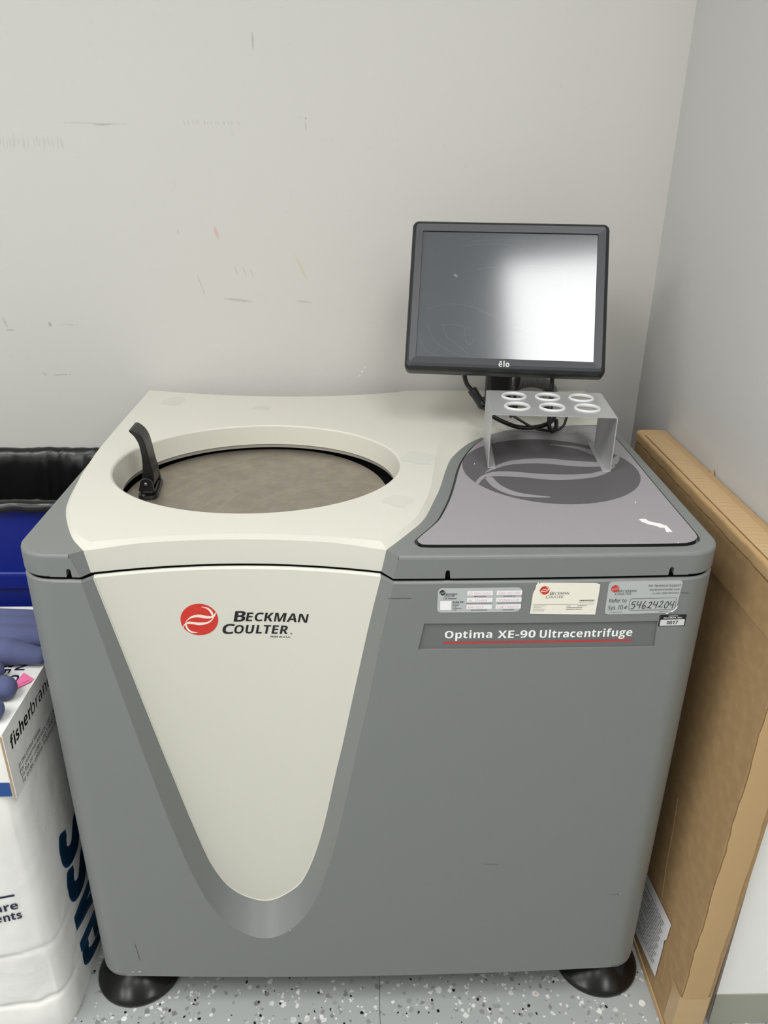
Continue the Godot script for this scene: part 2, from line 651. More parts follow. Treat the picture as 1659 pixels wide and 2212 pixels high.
func wall_image() -> ImageTexture:
	# 1 mm to the pixel; x from -0.9, y down from 1.9
	var img := Image.create(1520, 1200, false, Image.FORMAT_RGB8)
	img.fill(Color8(206, 204, 199))
	var g := Color8(170, 168, 163)
	var marks := [[-0.214, 0.672, -0.213, 0.645, 3.0, 0.5], [-0.524, 0.518, -0.49, 0.518, 2.5, 0.5], [-0.59, 0.520, -0.45, 0.518, 2.0, 0.25],
		[-0.121, 0.534, -0.121, 0.531, 1.5, 1.6], [-0.121, 0.529, -0.121, 0.508, 1.5, 0.5], [-0.352, 0.246, -0.337, 0.196, 1.8, 0.4],
		[-0.275, 0.262, -0.268, 0.240, 1.6, 0.4], [-0.258, 0.260, -0.250, 0.238, 1.6, 0.4], [-0.242, 0.256, -0.236, 0.236, 1.6, 0.4],
		[-0.300, 0.195, -0.242, 0.189, 3.0, 0.5], [-0.150, 0.191, -0.118, 0.188, 2.2, 0.5], [-0.763, 0.157, -0.754, 0.130, 1.5, 1.3],
		[-0.760, 0.127, -0.742, 0.128, 1.5, 1.3], [-0.667, 0.144, -0.666, 0.136, 4.0, 1.2], [-0.65, 0.140, -0.60, 0.138, 1.5, 0.35],
		[-0.700, 0.038, -0.690, 0.030, 1.6, 0.9], [-0.680, 0.031, -0.640, 0.033, 1.4, 0.9], [-0.383, 0.330, -0.381, 0.322, 1.2, 0.7],
		[-0.155, 0.41, -0.154, 0.37, 1.0, 0.25], [0.17, 0.45, 0.19, 0.44, 1.0, 0.3], [-0.02, 0.09, 0.005, 0.085, 1.0, 0.25]]
	for m in marks:
		rub(img, Vector2((m[0] + 0.9) * 1000, (0.98 - m[1]) * 1000), Vector2((m[2] + 0.9) * 1000, (0.98 - m[3]) * 1000), m[4], g, m[5])
	for k in 15:
		var x: float = -0.35 + k * 0.007
		x += rng.randf_range(-0.003, 0.003)
		rub(img, Vector2((x + 0.9) * 1000, (0.98 - 0.527 + rng.randf_range(-0.002, 0.002)) * 1000), Vector2((x + 0.9 + rng.randf_range(-0.003, 0.003)) * 1000, (0.98 - 0.519) * 1000), 1.4, g, 0.4)
	for k in 22:
		var x: float = -0.72 + k * 0.0065
		x += rng.randf_range(-0.005, 0.005)
		rub(img, Vector2((x + 0.9) * 1000, (0.98 - 0.497 + rng.randf_range(-0.004, 0.006)) * 1000), Vector2((x + 0.9 + rng.randf_range(-0.003, 0.003)) * 1000, (0.98 - 0.478 + rng.randf_range(0.0, 0.010)) * 1000), 1.6, Color8(184, 182, 174), 0.35)
	rub(img, Vector2(591, 644), Vector2(597, 666), 3.5, Color8(205, 178, 174), 1.4)
	rub(img, Vector2(751, 697), Vector2(772, 745), 3.5, Color8(203, 198, 178), 1.3)
	for k in 3:
		rub(img, Vector2(880 + k * 6, 946 - k * 9), Vector2(881 + k * 6, 948 - k * 9), 2.0, Color8(235, 234, 230), 2.0)
	for k in 240:
		var p := Vector2(rng.randf() * 1500, rng.randf() * 1100)
		rub(img, p, p + Vector2(rng.randf_range(-14, 14), rng.randf_range(-14, 14)), 1.2, g, 0.09)
	return ImageTexture.create_from_image(img)

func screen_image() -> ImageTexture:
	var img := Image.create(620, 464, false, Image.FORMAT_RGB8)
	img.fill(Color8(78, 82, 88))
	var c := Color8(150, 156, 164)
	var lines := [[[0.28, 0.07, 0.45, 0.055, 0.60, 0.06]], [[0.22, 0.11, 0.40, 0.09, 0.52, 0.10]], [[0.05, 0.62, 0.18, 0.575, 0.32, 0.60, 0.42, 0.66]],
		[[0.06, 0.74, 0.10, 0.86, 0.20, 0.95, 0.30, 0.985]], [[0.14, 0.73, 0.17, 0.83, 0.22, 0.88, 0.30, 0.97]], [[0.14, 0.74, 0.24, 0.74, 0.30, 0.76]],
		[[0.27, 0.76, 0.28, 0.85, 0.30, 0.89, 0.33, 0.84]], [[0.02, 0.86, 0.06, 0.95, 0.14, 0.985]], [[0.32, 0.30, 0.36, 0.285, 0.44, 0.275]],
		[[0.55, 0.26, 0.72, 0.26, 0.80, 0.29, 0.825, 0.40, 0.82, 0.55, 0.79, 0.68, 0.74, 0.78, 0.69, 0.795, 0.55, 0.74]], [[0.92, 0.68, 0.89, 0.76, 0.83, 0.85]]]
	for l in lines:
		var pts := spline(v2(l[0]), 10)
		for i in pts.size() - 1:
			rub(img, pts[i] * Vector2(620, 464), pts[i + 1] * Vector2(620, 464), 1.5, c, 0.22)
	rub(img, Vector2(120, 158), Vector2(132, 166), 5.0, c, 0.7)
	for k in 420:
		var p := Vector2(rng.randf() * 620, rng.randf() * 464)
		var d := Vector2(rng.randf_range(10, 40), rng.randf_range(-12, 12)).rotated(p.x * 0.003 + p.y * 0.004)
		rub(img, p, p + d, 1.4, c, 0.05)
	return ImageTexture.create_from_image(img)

func screen_rough() -> ImageTexture:
	var img := Image.create(310, 232, false, Image.FORMAT_RGB8)
	img.fill(Color(0.135, 0.135, 0.135))
	for k in 160:
		var p := Vector2(rng.randf() * 310, rng.randf() * 232)
		rub(img, p, p + Vector2(rng.randf_range(15, 50), 0).rotated(rng.randf_range(-0.7, 0.7)), 2.5, Color(0.165, 0.165, 0.165), 0.4)
	return ImageTexture.create_from_image(img)

# the worn steel door: turning lines and dried rings
func steel_image() -> ImageTexture:
	var s := 768
	var img := Image.create(s, s, false, Image.FORMAT_RGB8)
	var n := FastNoiseLite.new()
	n.seed = 4
	n.frequency = 0.012
	n.fractal_octaves = 5
	var n2 := FastNoiseLite.new()
	n2.seed = 9
	n2.frequency = 0.02
	n2.domain_warp_enabled = true
	n2.domain_warp_amplitude = 40.0
	var ring := PackedFloat32Array()
	for k in s:
		ring.append(rng.randf_range(-1, 1))
	for y in s:
		for x in s:
			var d := Vector2(x - s * 0.82, y - s * 0.75).length()
			var v := 0.65 + 0.045 * n.get_noise_2d(x, y) + 0.022 * ring[int(d) % s]
			var w := clampf(n2.get_noise_2d(x, y) * 1.6, 0.0, 1.0)
			var c := Color(v * 1.0, v * 0.955, v * 0.885)
			c = c.lerp(Color(v * 1.1, v * 1.02, v * 0.86), w * 0.5)
			img.set_pixel(x, y, c)
	for k in 60:
		var p := Vector2(rng.randf() * s, rng.randf() * s)
		var r := rng.randf_range(8, 26)
		var a0 := rng.randf() * TAU
		for i in 10:
			var a := a0 + i * 0.22
			rub(img, p + Vector2(cos(a), sin(a)) * r, p + Vector2(cos(a + 0.22), sin(a + 0.22)) * r, 1.6, Color8(190, 178, 150), 0.4)
	return ImageTexture.create_from_image(img)

func flake(img: Image, c: Vector2, r: float, col: Color) -> void:
	var n := rng.randi_range(3, 6)
	var poly := PackedVector2Array()
	var a0 := rng.randf() * TAU
	var st := rng.randf_range(0.5, 1.0)
	for i in n:
		var a := a0 + TAU * (i + rng.randf_range(-0.25, 0.25)) / n
		poly.append(Vector2(cos(a) * r, sin(a) * r * st).rotated(a0))
	var k := int(ceil(r))
	var w := img.get_width()
	for dx in range(-k, k + 1):
		for dy in range(-k, k + 1):
			if Geometry2D.is_point_in_polygon(Vector2(dx, dy), poly):
				img.set_pixel(posmod(int(c.x) + dx, w), posmod(int(c.y) + dy, w), col)

func floor_image() -> ImageTexture:
	var s := 2048
	var img := Image.create(s, s, false, Image.FORMAT_RGB8)
	img.fill(Color8(172, 176, 175))
	for k in 3200:
		var v := rng.randf_range(0.5, 0.62)
		flake(img, Vector2(rng.randf(), rng.randf()) * s, rng.randf_range(3, 11), Color(v, v * 1.01, v * 1.01))
	for k in 4600:
		var v := rng.randf_range(0.82, 0.95)
		flake(img, Vector2(rng.randf(), rng.randf()) * s, rng.randf_range(3, 7) if rng.randf() < 0.8 else rng.randf_range(7, 13), Color(v, v, v * 0.985))
	for k in 1100:
		flake(img, Vector2(rng.randf(), rng.randf()) * s, rng.randf_range(2.5, 6.5), Color8(28, 28, 30))
	return ImageTexture.create_from_image(img)

# ------------------------------------------------------------------ the room
func slab(lo: Vector3, hi: Vector3, bev := 0.0) -> SurfaceTool:
	var st := mb()
	box(st, lo, hi, bev)
	return st

func build_room() -> void:
	var fl := Node3D.new()
	fl.name = "floor"
	fl.set_meta("kind", "structure")
	add_child(fl)
	# two sheets that meet in a dark joint
	part(slab(Vector3(-4.4, -0.06, -0.765), Vector3(0.0163, 0.0, 5.0)), "floor_sheet", M.floor, fl)
	part(slab(Vector3(0.0172, -0.06, -0.765), Vector3(2.6, 0.0, 5.0)), "floor_sheet", M.floor, fl)
	part(slab(Vector3(0.0163, -0.06, -0.765), Vector3(0.0172, -0.0015, 5.0)), "floor_joint", M.seam, fl)
	# wall behind the centrifuge, with its rubbed marks
	var st := slab(Vector3(-4.5, 0.0, -0.90), Vector3(0.75, 2.75, -0.7655))
	var back := struct(st, "wall_back", M.wall)
	st = mb()
	var n := Vector3(0, 0, 1)
	var q := [Vector3(-4.5, 0, -0.765), Vector3(0.75, 0, -0.765), Vector3(0.75, 2.75, -0.765), Vector3(-4.5, 2.75, -0.765)]
	var u := []
	for p in q:
		u.append(Vector2((p.x + 0.9) / 1.52, (1.9 - p.y) / 1.2))
	tri(st, q[0], q[1], q[2], n, n, n, u[0], u[1], u[2])
	tri(st, q[0], q[2], q[3], n, n, n, u[0], u[2], u[3])
	part(st, "paint", M.wall_marked, back)
	# the wall on the right ends just past the front of the centrifuge
	struct(slab(Vector3(0.598, 0.0, -0.80), Vector3(2.7, 2.75, 0.0415), 0.003), "wall_right", M.wall_side)
	struct(slab(Vector3(0.5985, 0.079, 0.0410), Vector3(2.7, 2.75, 0.0430), 0.0008), "trim_1", M.white_wall)
	struct(slab(Vector3(0.5975, 0.0, 0.0415), Vector3(2.7, 0.079, 0.0445), 0.001), "baseboard_right", M.base)
	struct(slab(Vector3(-4.5, 0.0, -0.9), Vector3(-4.4, 2.75, 5.1)), "wall_left", M.wall_side)
	struct(slab(Vector3(2.6, 0.0, 0.0), Vector3(2.7, 2.75, 5.1)), "wall_far_right", M.wall_side)
	struct(slab(Vector3(-4.5, 0.0, 5.0), Vector3(2.7, 2.75, 5.1)), "wall_front", M.wall_side)
	struct(slab(Vector3(-4.5, 2.70, -0.9), Vector3(2.7, 2.80, 5.1)), "ceiling", M.ceiling)

# ------------------------------------------------------------------ the centrifuge
func left_path() -> Array:
	var o := []
	for z in [-0.742, -0.6, -0.45, -0.30, -0.2, -0.1]:
		o.append(Vector2(-HW, z))
	var cx := -HW + RC
	var cz := zf(cx) - RC
	for k in 15:
		var a := PI - (PI / 2) * k / 14.0
		o.append(Vector2(cx + RC * cos(a), cz + RC * sin(a)))
	return o

func right_path() -> Array:
	var o := []
	for p in left_path():
		o.append(Vector2(-p.x, p.y))
	o.reverse()
	return o

# rows swept along a plan path; prof holds (inset, y)
func sweep(st: SurfaceTool, path: Array, prof: Array, flip := false) -> void:
	var rows := []
	for pr in prof:
		var row := PackedVector3Array()
		for i in path.size():
			var t: Vector2 = (path[mini(i + 1, path.size() - 1)] - path[maxi(i - 1, 0)]).normalized()
			var inward := Vector2(t.y, -t.x)
			var p: Vector2 = path[i] + inward * pr.x
			row.append(Vector3(p.x, pr.y, p.y))
		rows.append(row)
	grid(st, rows, false, flip)

func inset_path(path: Array, d: float) -> Array:
	var o := []
	for i in path.size():
		var t: Vector2 = (path[mini(i + 1, path.size() - 1)] - path[maxi(i - 1, 0)]).normalized()
		o.append(path[i] + Vector2(t.y, -t.x) * d)
	return o

func notch(x: float) -> PackedVector2Array:
	var o := PackedVector2Array([Vector2(x + 0.0052, -0.04), Vector2(x + 0.0034, -0.032), Vector2(x + 0.003, -0.0245)])
	for k in range(1, 6):
		var a := PI * k / 6.0
		o.append(Vector2(x + 0.003 * cos(a), -0.0245 + 0.0034 * sin(a)))
	o.append_array([Vector2(x - 0.003, -0.0245), Vector2(x - 0.0034, -0.032), Vector2(x - 0.0052, -0.04)])
	return o

func build_centrifuge() -> void:
	var t := thing("ultracentrifuge", "large gray and beige floor-standing ultracentrifuge in the corner of the room", "centrifuge")
	var upn := func(_u, _v): return Vector3.UP
	var top0 := func(u, v): return Vector3(u, 0.0, v)
	var frn := func(u, _v): return nfront(u)
	var pan := func(u, _v): return npanel(u)
	# --- outlines of the recessed beige panel and its coved surround (x, y)
	var inner := resample(spline(v2([-0.3718, -0.0420, -0.319, -0.328, -0.306, -0.394, -0.294, -0.456, -0.282, -0.514, -0.267, -0.580, -0.254, -0.618, -0.240, -0.646, -0.221, -0.668, -0.202, -0.680, -0.181, -0.6865, -0.158, -0.680, -0.128, -0.655, -0.114, -0.634, -0.099, -0.595, -0.085, -0.545, -0.072, -0.485, -0.057, -0.403, -0.043, -0.331, -0.029, -0.252, -0.004, -0.114, 0.0107, -0.0420]), 6), 121)
	var outer := resample(spline(v2([-0.384, -0.0420, -0.340, -0.305, -0.329, -0.366, -0.317, -0.435, -0.303, -0.503, -0.290, -0.563, -0.273, -0.620, -0.266, -0.641, -0.245, -0.681, -0.218, -0.709, -0.199, -0.7215, -0.177, -0.7265, -0.156, -0.721, -0.135, -0.706, -0.115, -0.682, -0.095, -0.645, -0.080, -0.603, -0.066, -0.549, -0.055, -0.503, -0.041, -0.427, -0.027, -0.350, -0.019, -0.305, -0.004, -0.222, 0.014, -0.113, 0.0275, -0.0420]), 6), 121)
	var vhole := PackedVector2Array(outer)
	vhole.append_array([Vector2(0.0275, 0.2), Vector2(-0.384, 0.2)])
	var plate := PackedVector2Array([Vector2(0.0628, -0.1464), Vector2(0.395, -0.1486), Vector2(0.3935, -0.1055), Vector2(0.0700, -0.1035)])
	# --- cabinet
	var st := mb()
	var fx := HW - RC
	var face := PackedVector2Array([Vector2(-fx, -0.824), Vector2(fx, -0.824), Vector2(fx, -0.0420), Vector2(-fx, -0.0420)])
	fill_sliced(st, face, [vhole, plate], 0.012, front_at(0.0), frn)
	var side_prof := [Vector2(0.004, -0.0384), Vector2(0.0012, -0.0392), Vector2(0, -0.0420), Vector2(0, -0.3), Vector2(0, -0.6), Vector2(0, -0.820), Vector2(0.003, -0.824)]
	sweep(st, left_path(), side_prof, true)
	sweep(st, right_path(), side_prof, true)
	# chamfered top rim of the front, left and right of the panel
	for seg in [[-fx, -0.384], [0.0275, fx]]:
		var rows := []
		for pr in [[-0.004, -0.0384], [-0.0012, -0.0392], [0.0, -0.0420]]:
			var row := PackedVector3Array()
			for k in 25:
				var x := lerpf(seg[0], seg[1], k / 24.0)
				row.append(Vector3(x, pr[1], zf(x) + pr[0]))
			rows.append(row)
		grid(st, rows, false, true)
	# cove between face and panel
	var ra := PackedVector3Array()
	var rb := PackedVector3Array()
	for i in outer.size():
		ra.append(Vector3(outer[i].x, outer[i].y, zf(outer[i].x)))
		rb.append(Vector3(inner[i].x, inner[i].y, zp(inner[i].x)))
	grid(st, [ra, rb])
	# rims of the cove along the top
	flat_quad(st, ra[0], rb[0], rb[0] + Vector3(0, 0.003, -0.004), ra[0] + Vector3(0, 0.003, -0.004), Vector3(1, 1, 1))
	flat_quad(st, ra[-1], rb[-1], rb[-1] + Vector3(0, 0.003, -0.004), ra[-1] + Vector3(0, 0.003, -0.004), Vector3(-1, 1, 1))
	# shallow recess of the name plate
	for i in 4:
		var rows := []
		for e in [0.0, -0.0030]:
			var row := PackedVector3Array()
			for k in 13:
				var p := plate[i].lerp(plate[(i + 1) % 4], k / 12.0)
				row.append(Vector3(p.x, p.y, zf(p.x) + e))
			rows.append(row)
		grid(st, rows)
	# back and bottom
	flat_quad(st, Vector3(-HW, -0.824, -0.742), Vector3(HW, -0.824, -0.742), Vector3(HW, -0.037, -0.742), Vector3(-HW, -0.037, -0.742), Vector3(0, 0, -1))
	var ground := []
	ground.append_array(left_path())
	for k in range(1, 20):
		var x := lerpf(-fx, fx, k / 20.0)
		ground.append(Vector2(x, zf(x)))
	ground.append_array(right_path())
	fill(st, PackedVector2Array(ground), func(u, v): return Vector3(u, -0.8235, v), func(_u, _v): return Vector3.DOWN)
	part(st, "cabinet", M.gray, t, UP)
	st = mb()
	fill_sliced(st, plate, [], 0.02, front_at(-0.0030), frn)
	part(st, "name_plate", mat(106, 109, 108, 0.45), t, UP)
	# --- the seam under the lid
	st = mb()
	var band := []
	for y in [-0.055, -0.010]:
		var row := PackedVector3Array()
		for k in 61:
			var x := lerpf(-0.455, 0.455, k / 60.0)
			var z := zf(x) - 0.013
			if x > -0.40 and x < 0.04:
				z = minf(z, zp(clampf(x, -0.378, 0.018)) - 0.010)
			if k < 2 or k > 58:
				z -= 0.03 if (k == 0 or k == 60) else 0.010
			row.append(Vector3(x, y, z))
		row.insert(0, Vector3(-0.458, y, -0.72))
		row.append(Vector3(0.458, y, -0.72))
		band.append(row)
	grid(st, band)
	part(st, "lid_seam", M.seam, t, UP)
	# --- beige front panel
	st = mb()
	var pp := PackedVector2Array(inner)
	fill_sliced(st, pp, [], 0.010, panel_at(0.0), pan)
	var prow := []
	for pr in [[-0.004, -0.0384], [-0.0014, -0.0392], [0.0, -0.0420]]:
		var row := PackedVector3Array()
		for k in 49:
			var x := lerpf(-0.3718, 0.0107, k / 48.0)
			row.append(Vector3(x, pr[1], zp(x) + pr[0]))
		prow.append(row)
	grid(st, prow, false, true)
	# its rolled rim, which stands a little proud of the cove
	var rim := []
	for i in inner.size():
		rim.append(Vector3(inner[i].x, inner[i].y, zp(inner[i].x) + 0.0002))
	tube(st, rim, 0.0011, 6)
	var fp := part(st, "front_panel", M.beige, t, UP)
	# --- emblem and lettering on the panel
	var d1 := mb()
	var d2 := mb()
	emblem(d1, d2, Vector2(-0.2424, -0.1207), 0.0258, panel_at(0.0004), panel_at(0.0007), pan)
	part(d1, "emblem", M.red, fp)
	part(d2, "emblem_ribbons", M.ribbon, fp)
	st = mb()
	var a4 := panel_at(0.0005)
	text(st, "B", true, -0.1955, -0.1258, 0.0172, 0.0155, 0.22, a4, pan)
	text(st, "ECKMAN", true, -0.1785, -0.1252, 0.0142, 0.0865, 0.22, a4, pan)
	text(st, "C", true, -0.2135, -0.1462, 0.0168, 0.0165, 0.22, a4, pan)
	text(st, "OULTER", true, -0.1968, -0.1458, 0.0142, 0.0765, 0.22, a4, pan)
	text(st, "MADE IN U.S.A.", true, -0.1446, -0.1520, 0.0025, 0.0285, 0.0, a4, pan)
	text(st, "®", false, -0.1165, -0.1463, 0.0030, 0.0030, 0.0, a4, pan)
	part(st, "lettering", M.ink, fp)
	# --- name plate lettering
	st = mb()
	var pl := front_at(-0.0026)
	text(st, "Optima", true, 0.0993, -0.1296, 0.0122, 0.0655, 0.0, pl, frn)
	text(st, "XE-90", true, 0.1726, -0.1303, 0.0122, 0.0525, 0.0, pl, frn)
	text(st, "Ultracentrifuge", true, 0.2310, -0.1310, 0.0126, 0.1303, 0.0, pl, frn)
	var np := part(st, "name_lettering", M.white_ink, t, UP)
	np.set_meta("label", "bold white lettering in the shallow name plate")
	st = mb()
	stroke(st, [Vector2(0.0977, -0.1368), Vector2(0.19, -0.1371), Vector2(0.28, -0.1375), Vector2(0.3623, -0.1379)], 0.0031, pl, frn)
	part(st, "red_underline", M.red_line, t, UP)
	build_lid(t, upn, top0, frn)
	build_chamber(t)
	build_worktop_pad(t)
	build_stickers(t, frn)
	# --- feet
	for p in [Vector2(-0.428, -0.080), Vector2(0.428, -0.082), Vector2(-0.428, -0.66), Vector2(0.428, -0.66)]:
		st = mb()
		lathe(st, [Vector2(0.0, 0.0), Vector2(0.074, 0.0), Vector2(0.0765, 0.002), Vector2(0.077, 0.006), Vector2(0.0755, 0.009), Vector2(0.072, 0.013), Vector2(0.063, 0.022), Vector2(0.050, 0.032), Vector2(0.036, 0.041), Vector2(0.024, 0.052), Vector2(0.020, 0.065), Vector2(0.020, 0.0965)], Vector3(p.x, 0, p.y), 48)
		part(st, "foot", M.rubber, t)
	# --- chips and scratches of the paint
	st = mb()
	for c in [[-0.4105, -0.8135, 0.0030, 0.0007], [-0.3985, -0.8125, 0.0036, 0.0007], [-0.1345, -0.7065, 0.0011, 0.0013], [0.4145, -0.640, 0.0014, 0.0006]]:
		var q := PackedVector2Array()
		for k in 7:
			var a := TAU * k / 7.0
			q.append(Vector2(c[0] + cos(a) * c[2] * (0.7 + 0.3 * sin(k * 2.3)), c[1] + sin(a) * c[3]))
		fill(st, q, front_at(0.0003), frn)
		part(st, "paint_chip", M.label_white, t, UP)
		st = mb()
	var scuffed := mat(88, 90, 89, 0.6)
	for c in [[0.3985, -0.6425, 0.4140, -0.6405, 0.0007], [0.020, -0.0635, 0.052, -0.0632, 0.0009], [-0.3985, -0.742, -0.3945, -0.783, 0.0012], [0.18, -0.5605, 0.205, -0.5610, 0.0006], [0.4170, -0.0610, 0.4300, -0.0622, 0.0007]]:
		var pts := []
		for k in 7:
			pts.append(Vector2(lerpf(c[0], c[2], k / 6.0), lerpf(c[1], c[3], k / 6.0) + sin(k * 2.1) * 0.0004))
		stroke(st, pts, c[4], front_at(0.0003), frn)
		part(st, "scuff", scuffed, t, UP)
		st = mb()

# --- the lid: two gray wings, the beige cover between them
var right_out := []
var pad_pts := []

func build_lid(t: Node3D, upn: Callable, top0: Callable, frn: Callable) -> void:
	var fx := HW - RC
	var left_out := spline(v2([-0.4669, -0.318, -0.4652, -0.284, -0.462, -0.248, -0.457, -0.202, -0.450, -0.159, -0.441, -0.126, -0.426, -0.088, -0.404, -0.043, -0.379, -0.0083]), 6)
	var left_in := spline(v2([-0.4640, -0.318, -0.4615, -0.278, -0.458, -0.243, -0.451, -0.200, -0.4435, -0.158, -0.4335, -0.122, -0.4185, -0.084, -0.399, -0.047, -0.3715, -0.0200]), 6)
	right_out = spline(v2([0.018, -0.0083, 0.048, -0.055, 0.074, -0.101, 0.0935, -0.165, 0.108, -0.218, 0.127, -0.304, 0.142, -0.354, 0.175, -0.418, 0.210, -0.458, 0.258, -0.495, 0.301, -0.510, 0.333, -0.518, 0.400, -0.526, 0.472, -0.530]), 6)
	var right_in := spline(v2([0.0115, -0.0200, 0.042, -0.062, 0.063, -0.098, 0.083, -0.165, 0.0935, -0.215, 0.1045, -0.289, 0.1135, -0.356, 0.129, -0.428, 0.150, -0.477, 0.180, -0.525, 0.220, -0.556, 0.270, -0.572, 0.360, -0.582, 0.472, -0.586]), 6)
	var slots := [notch(-0.3984), notch(0.0988), notch(0.3998)]
	var prof := [Vector2(0.005, 0.0), Vector2(0.0022, -0.0007), Vector2(0.0007, -0.0023), Vector2(0.0, -0.005)]
	var wall_prof := [Vector2(0.0, -0.005), Vector2(0.0, -0.018), Vector2(0.0, -0.0315), Vector2(0.0008, -0.0333), Vector2(0.014, -0.0336)]
	# gray wings
	for s in [-1, 1]:
		var st := mb()
		var path := left_path() if s < 0 else right_path()
		var fr := []
		var a := -fx if s < 0 else 0.0335
		var b := -0.3955 if s < 0 else fx
		for k in 13:
			var x := lerpf(a, b, k / 12.0)
			fr.append(Vector2(x, zf(x)))
		var all := []
		if s < 0:
			all.append_array(path); all.append_array(fr.slice(1))
		else:
			all.append_array(fr.slice(0, -1)); all.append_array(path)
		sweep(st, all, prof, true)
		sweep(st, path, wall_prof, true)
		var face := PackedVector2Array([Vector2(-fx, -0.0333), Vector2(-0.3839, -0.0336), Vector2(-0.3934, -0.005), Vector2(-fx, -0.005)])
		if s > 0:
			face = PackedVector2Array([Vector2(0.0268, -0.0336), Vector2(fx, -0.0333), Vector2(fx, -0.005), Vector2(0.0323, -0.005)])
		fill_sliced(st, face, slots, 0.012, front_at(0.0), frn)
		# walls of the little slots
		for n in slots:
			if (n[0].x < -0.1) == (s < 0):
				var rows := []
				for dz in [0.0, -0.011]:
					var row := PackedVector3Array()
					for p in n:
						row.append(Vector3(p.x, maxf(p.y, -0.0333), zf(p.x) + dz))
					rows.append(row)
				grid(st, rows)
		# slanted cheek beside the beige cover
		var c0 := Vector3(-0.3955, 0.0, zf(-0.3955)) if s < 0 else Vector3(0.0335, 0.0, zf(0.0335))
		var c1 := Vector3(-0.379, 0.0, -0.0083) if s < 0 else Vector3(0.018, 0.0, -0.0083)
		var c2 := Vector3(-0.374, -0.0336, zp(-0.374)) if s < 0 else Vector3(0.0115, -0.0336, zp(0.0115))
		var c3 := Vector3(-0.3842, -0.0336, zf(-0.3842)) if s < 0 else Vector3(0.0270, -0.0336, zf(0.0270))
		flat_quad(st, c0, c1, c2, c3, Vector3(-s, 0.2, 1))
		# top
		var ring := []
		if s < 0:
			var ip := inset_path(all, 0.005)
			for p in ip:
				if p.y > -0.335:
					ring.append(p)
			ring.append(Vector2(-0.3955, zf(-0.3955)))
			var lo := left_out.duplicate()
			lo.reverse()
			ring.append_array(lo)
			fill(st, PackedVector2Array(ring), top0, upn)
		else:
			var ip := inset_path(all, 0.005)
			ring.append(Vector2(0.0335, zf(0.0335)))
			for p in ip:
				if p.y > -0.53:
					ring.append(p)
			var ro := right_out.duplicate()
			ro.reverse()
			ring.append_array(ro)
			pad_pts = resample(spline(v2([0.245, -0.0185, 0.33, -0.0187, 0.410, -0.0205, 0.428, -0.0235, 0.441, -0.0320, 0.4470, -0.047, 0.4480, -0.10, 0.4495, -0.23, 0.4520, -0.36, 0.4520, -0.44, 0.4500, -0.495, 0.4400, -0.5115, 0.42, -0.5145, 0.333, -0.509, 0.301, -0.501, 0.258, -0.4865, 0.226, -0.4625, 0.193, -0.416, 0.171, -0.368, 0.156, -0.326, 0.145, -0.284, 0.133, -0.227, 0.121, -0.175, 0.106, -0.124, 0.0925, -0.088, 0.0640, -0.0395, 0.0605, -0.030, 0.0635, -0.0220, 0.0720, -0.0187, 0.12, -0.0183, 0.2449, -0.0185]), 5), 220)
			pad_pts.pop_back()
			var well: PackedVector2Array = Geometry2D.offset_polygon(scaled(pad_pts, 100.0), 0.42)[0]
			well = ccw(scaled(well, 0.01))
			fill_sliced(st, PackedVector2Array(ring), [well], 0.012, top0, upn)
			var rows := []
			for y in [0.0, -0.006]:
				var row := PackedVector3Array()
				for p in well:
					row.append(Vector3(p.x, y, p.y))
				rows.append(row)
			grid(st, rows, true)
			fill(st, well, func(u, v): return Vector3(u, -0.006, v), upn)
		# the side wall goes on to the back
		part(st, "lid_wing", M.gray, t, UP)
	# beige cover
	var st := mb()
	var N := 60
	var o := []
	var i_ := []
	o.append_array(resample(left_out, N)); i_.append_array(resample(left_in, N))
	for k in range(1, N):
		var x := lerpf(-0.379, 0.018, k / float(N - 1))
		o.append(Vector2(x, zp(x)))
		var x2 := lerpf(-0.3715, 0.0115, k / float(N - 1))
		i_.append(Vector2(x2, zp(x2) - 0.0125))
	o.append_array(resample(right_out, N).slice(1)); i_.append_array(resample(right_in, N).slice(1))
	# back edge, hollowed on the left
	var bk := spline(v2([0.472, -0.748, 0.30, -0.749, 0.10, -0.746, 0.069, -0.737, -0.02, -0.712, -0.152, -0.698, -0.30, -0.707, -0.40, -0.726, -0.4730, -0.744]), 5)
	var oo := o.duplicate()
	oo.append_array(bk)
	var ii := i_.duplicate()
	ii.append(Vector2(0.472, -0.7445))
	for p in bk.slice(1, -1):
		ii.append(p + Vector2(0, 0.0035))
	ii.append(Vector2(-0.4685, -0.7405))
	for e in [[-0.4730, -0.60, -0.4690], [-0.4722, -0.45, -0.4686], [-0.4708, -0.38, -0.4676], [-0.4690, -0.345, -0.4660]]:
		oo.append(Vector2(e[0], e[1])); ii.append(Vector2(e[2], e[1]))
	oo.append(o[0]); ii.append(i_[0])
	var r0 := PackedVector3Array()
	var r1 := PackedVector3Array()
	var n2 := mini(oo.size(), ii.size())
	for k in n2:
		var lift := 0.0
		if k >= N - 1 and k <= 2 * N - 2:
			lift = cover_lift((k - N + 1) / float(N - 1))
		r0.append(Vector3(oo[k].x, lift, oo[k].y))
		r1.append(Vector3(ii[k].x, 0.006, ii[k].y))
	for cut in [[0, N - 1], [N - 1, 2 * N - 2], [2 * N - 2, 3 * N - 3], [3 * N - 3, n2 - 1]]:
		grid(st, [r0.slice(cut[0], cut[1] + 1), r1.slice(cut[0], cut[1] + 1)], false, true)
	var hole := PackedVector2Array()
	for k in 120:
		var a := TAU * k / 120.0
		hole.append(Vector2(-0.186 + 0.237 * cos(a), -0.3085 + 0.1985 * sin(a)))
	ii.pop_back()
	fill_sliced(st, PackedVector2Array(ii), [hole], 0.03, func(u, v): return Vector3(u, 0.006, v), upn)
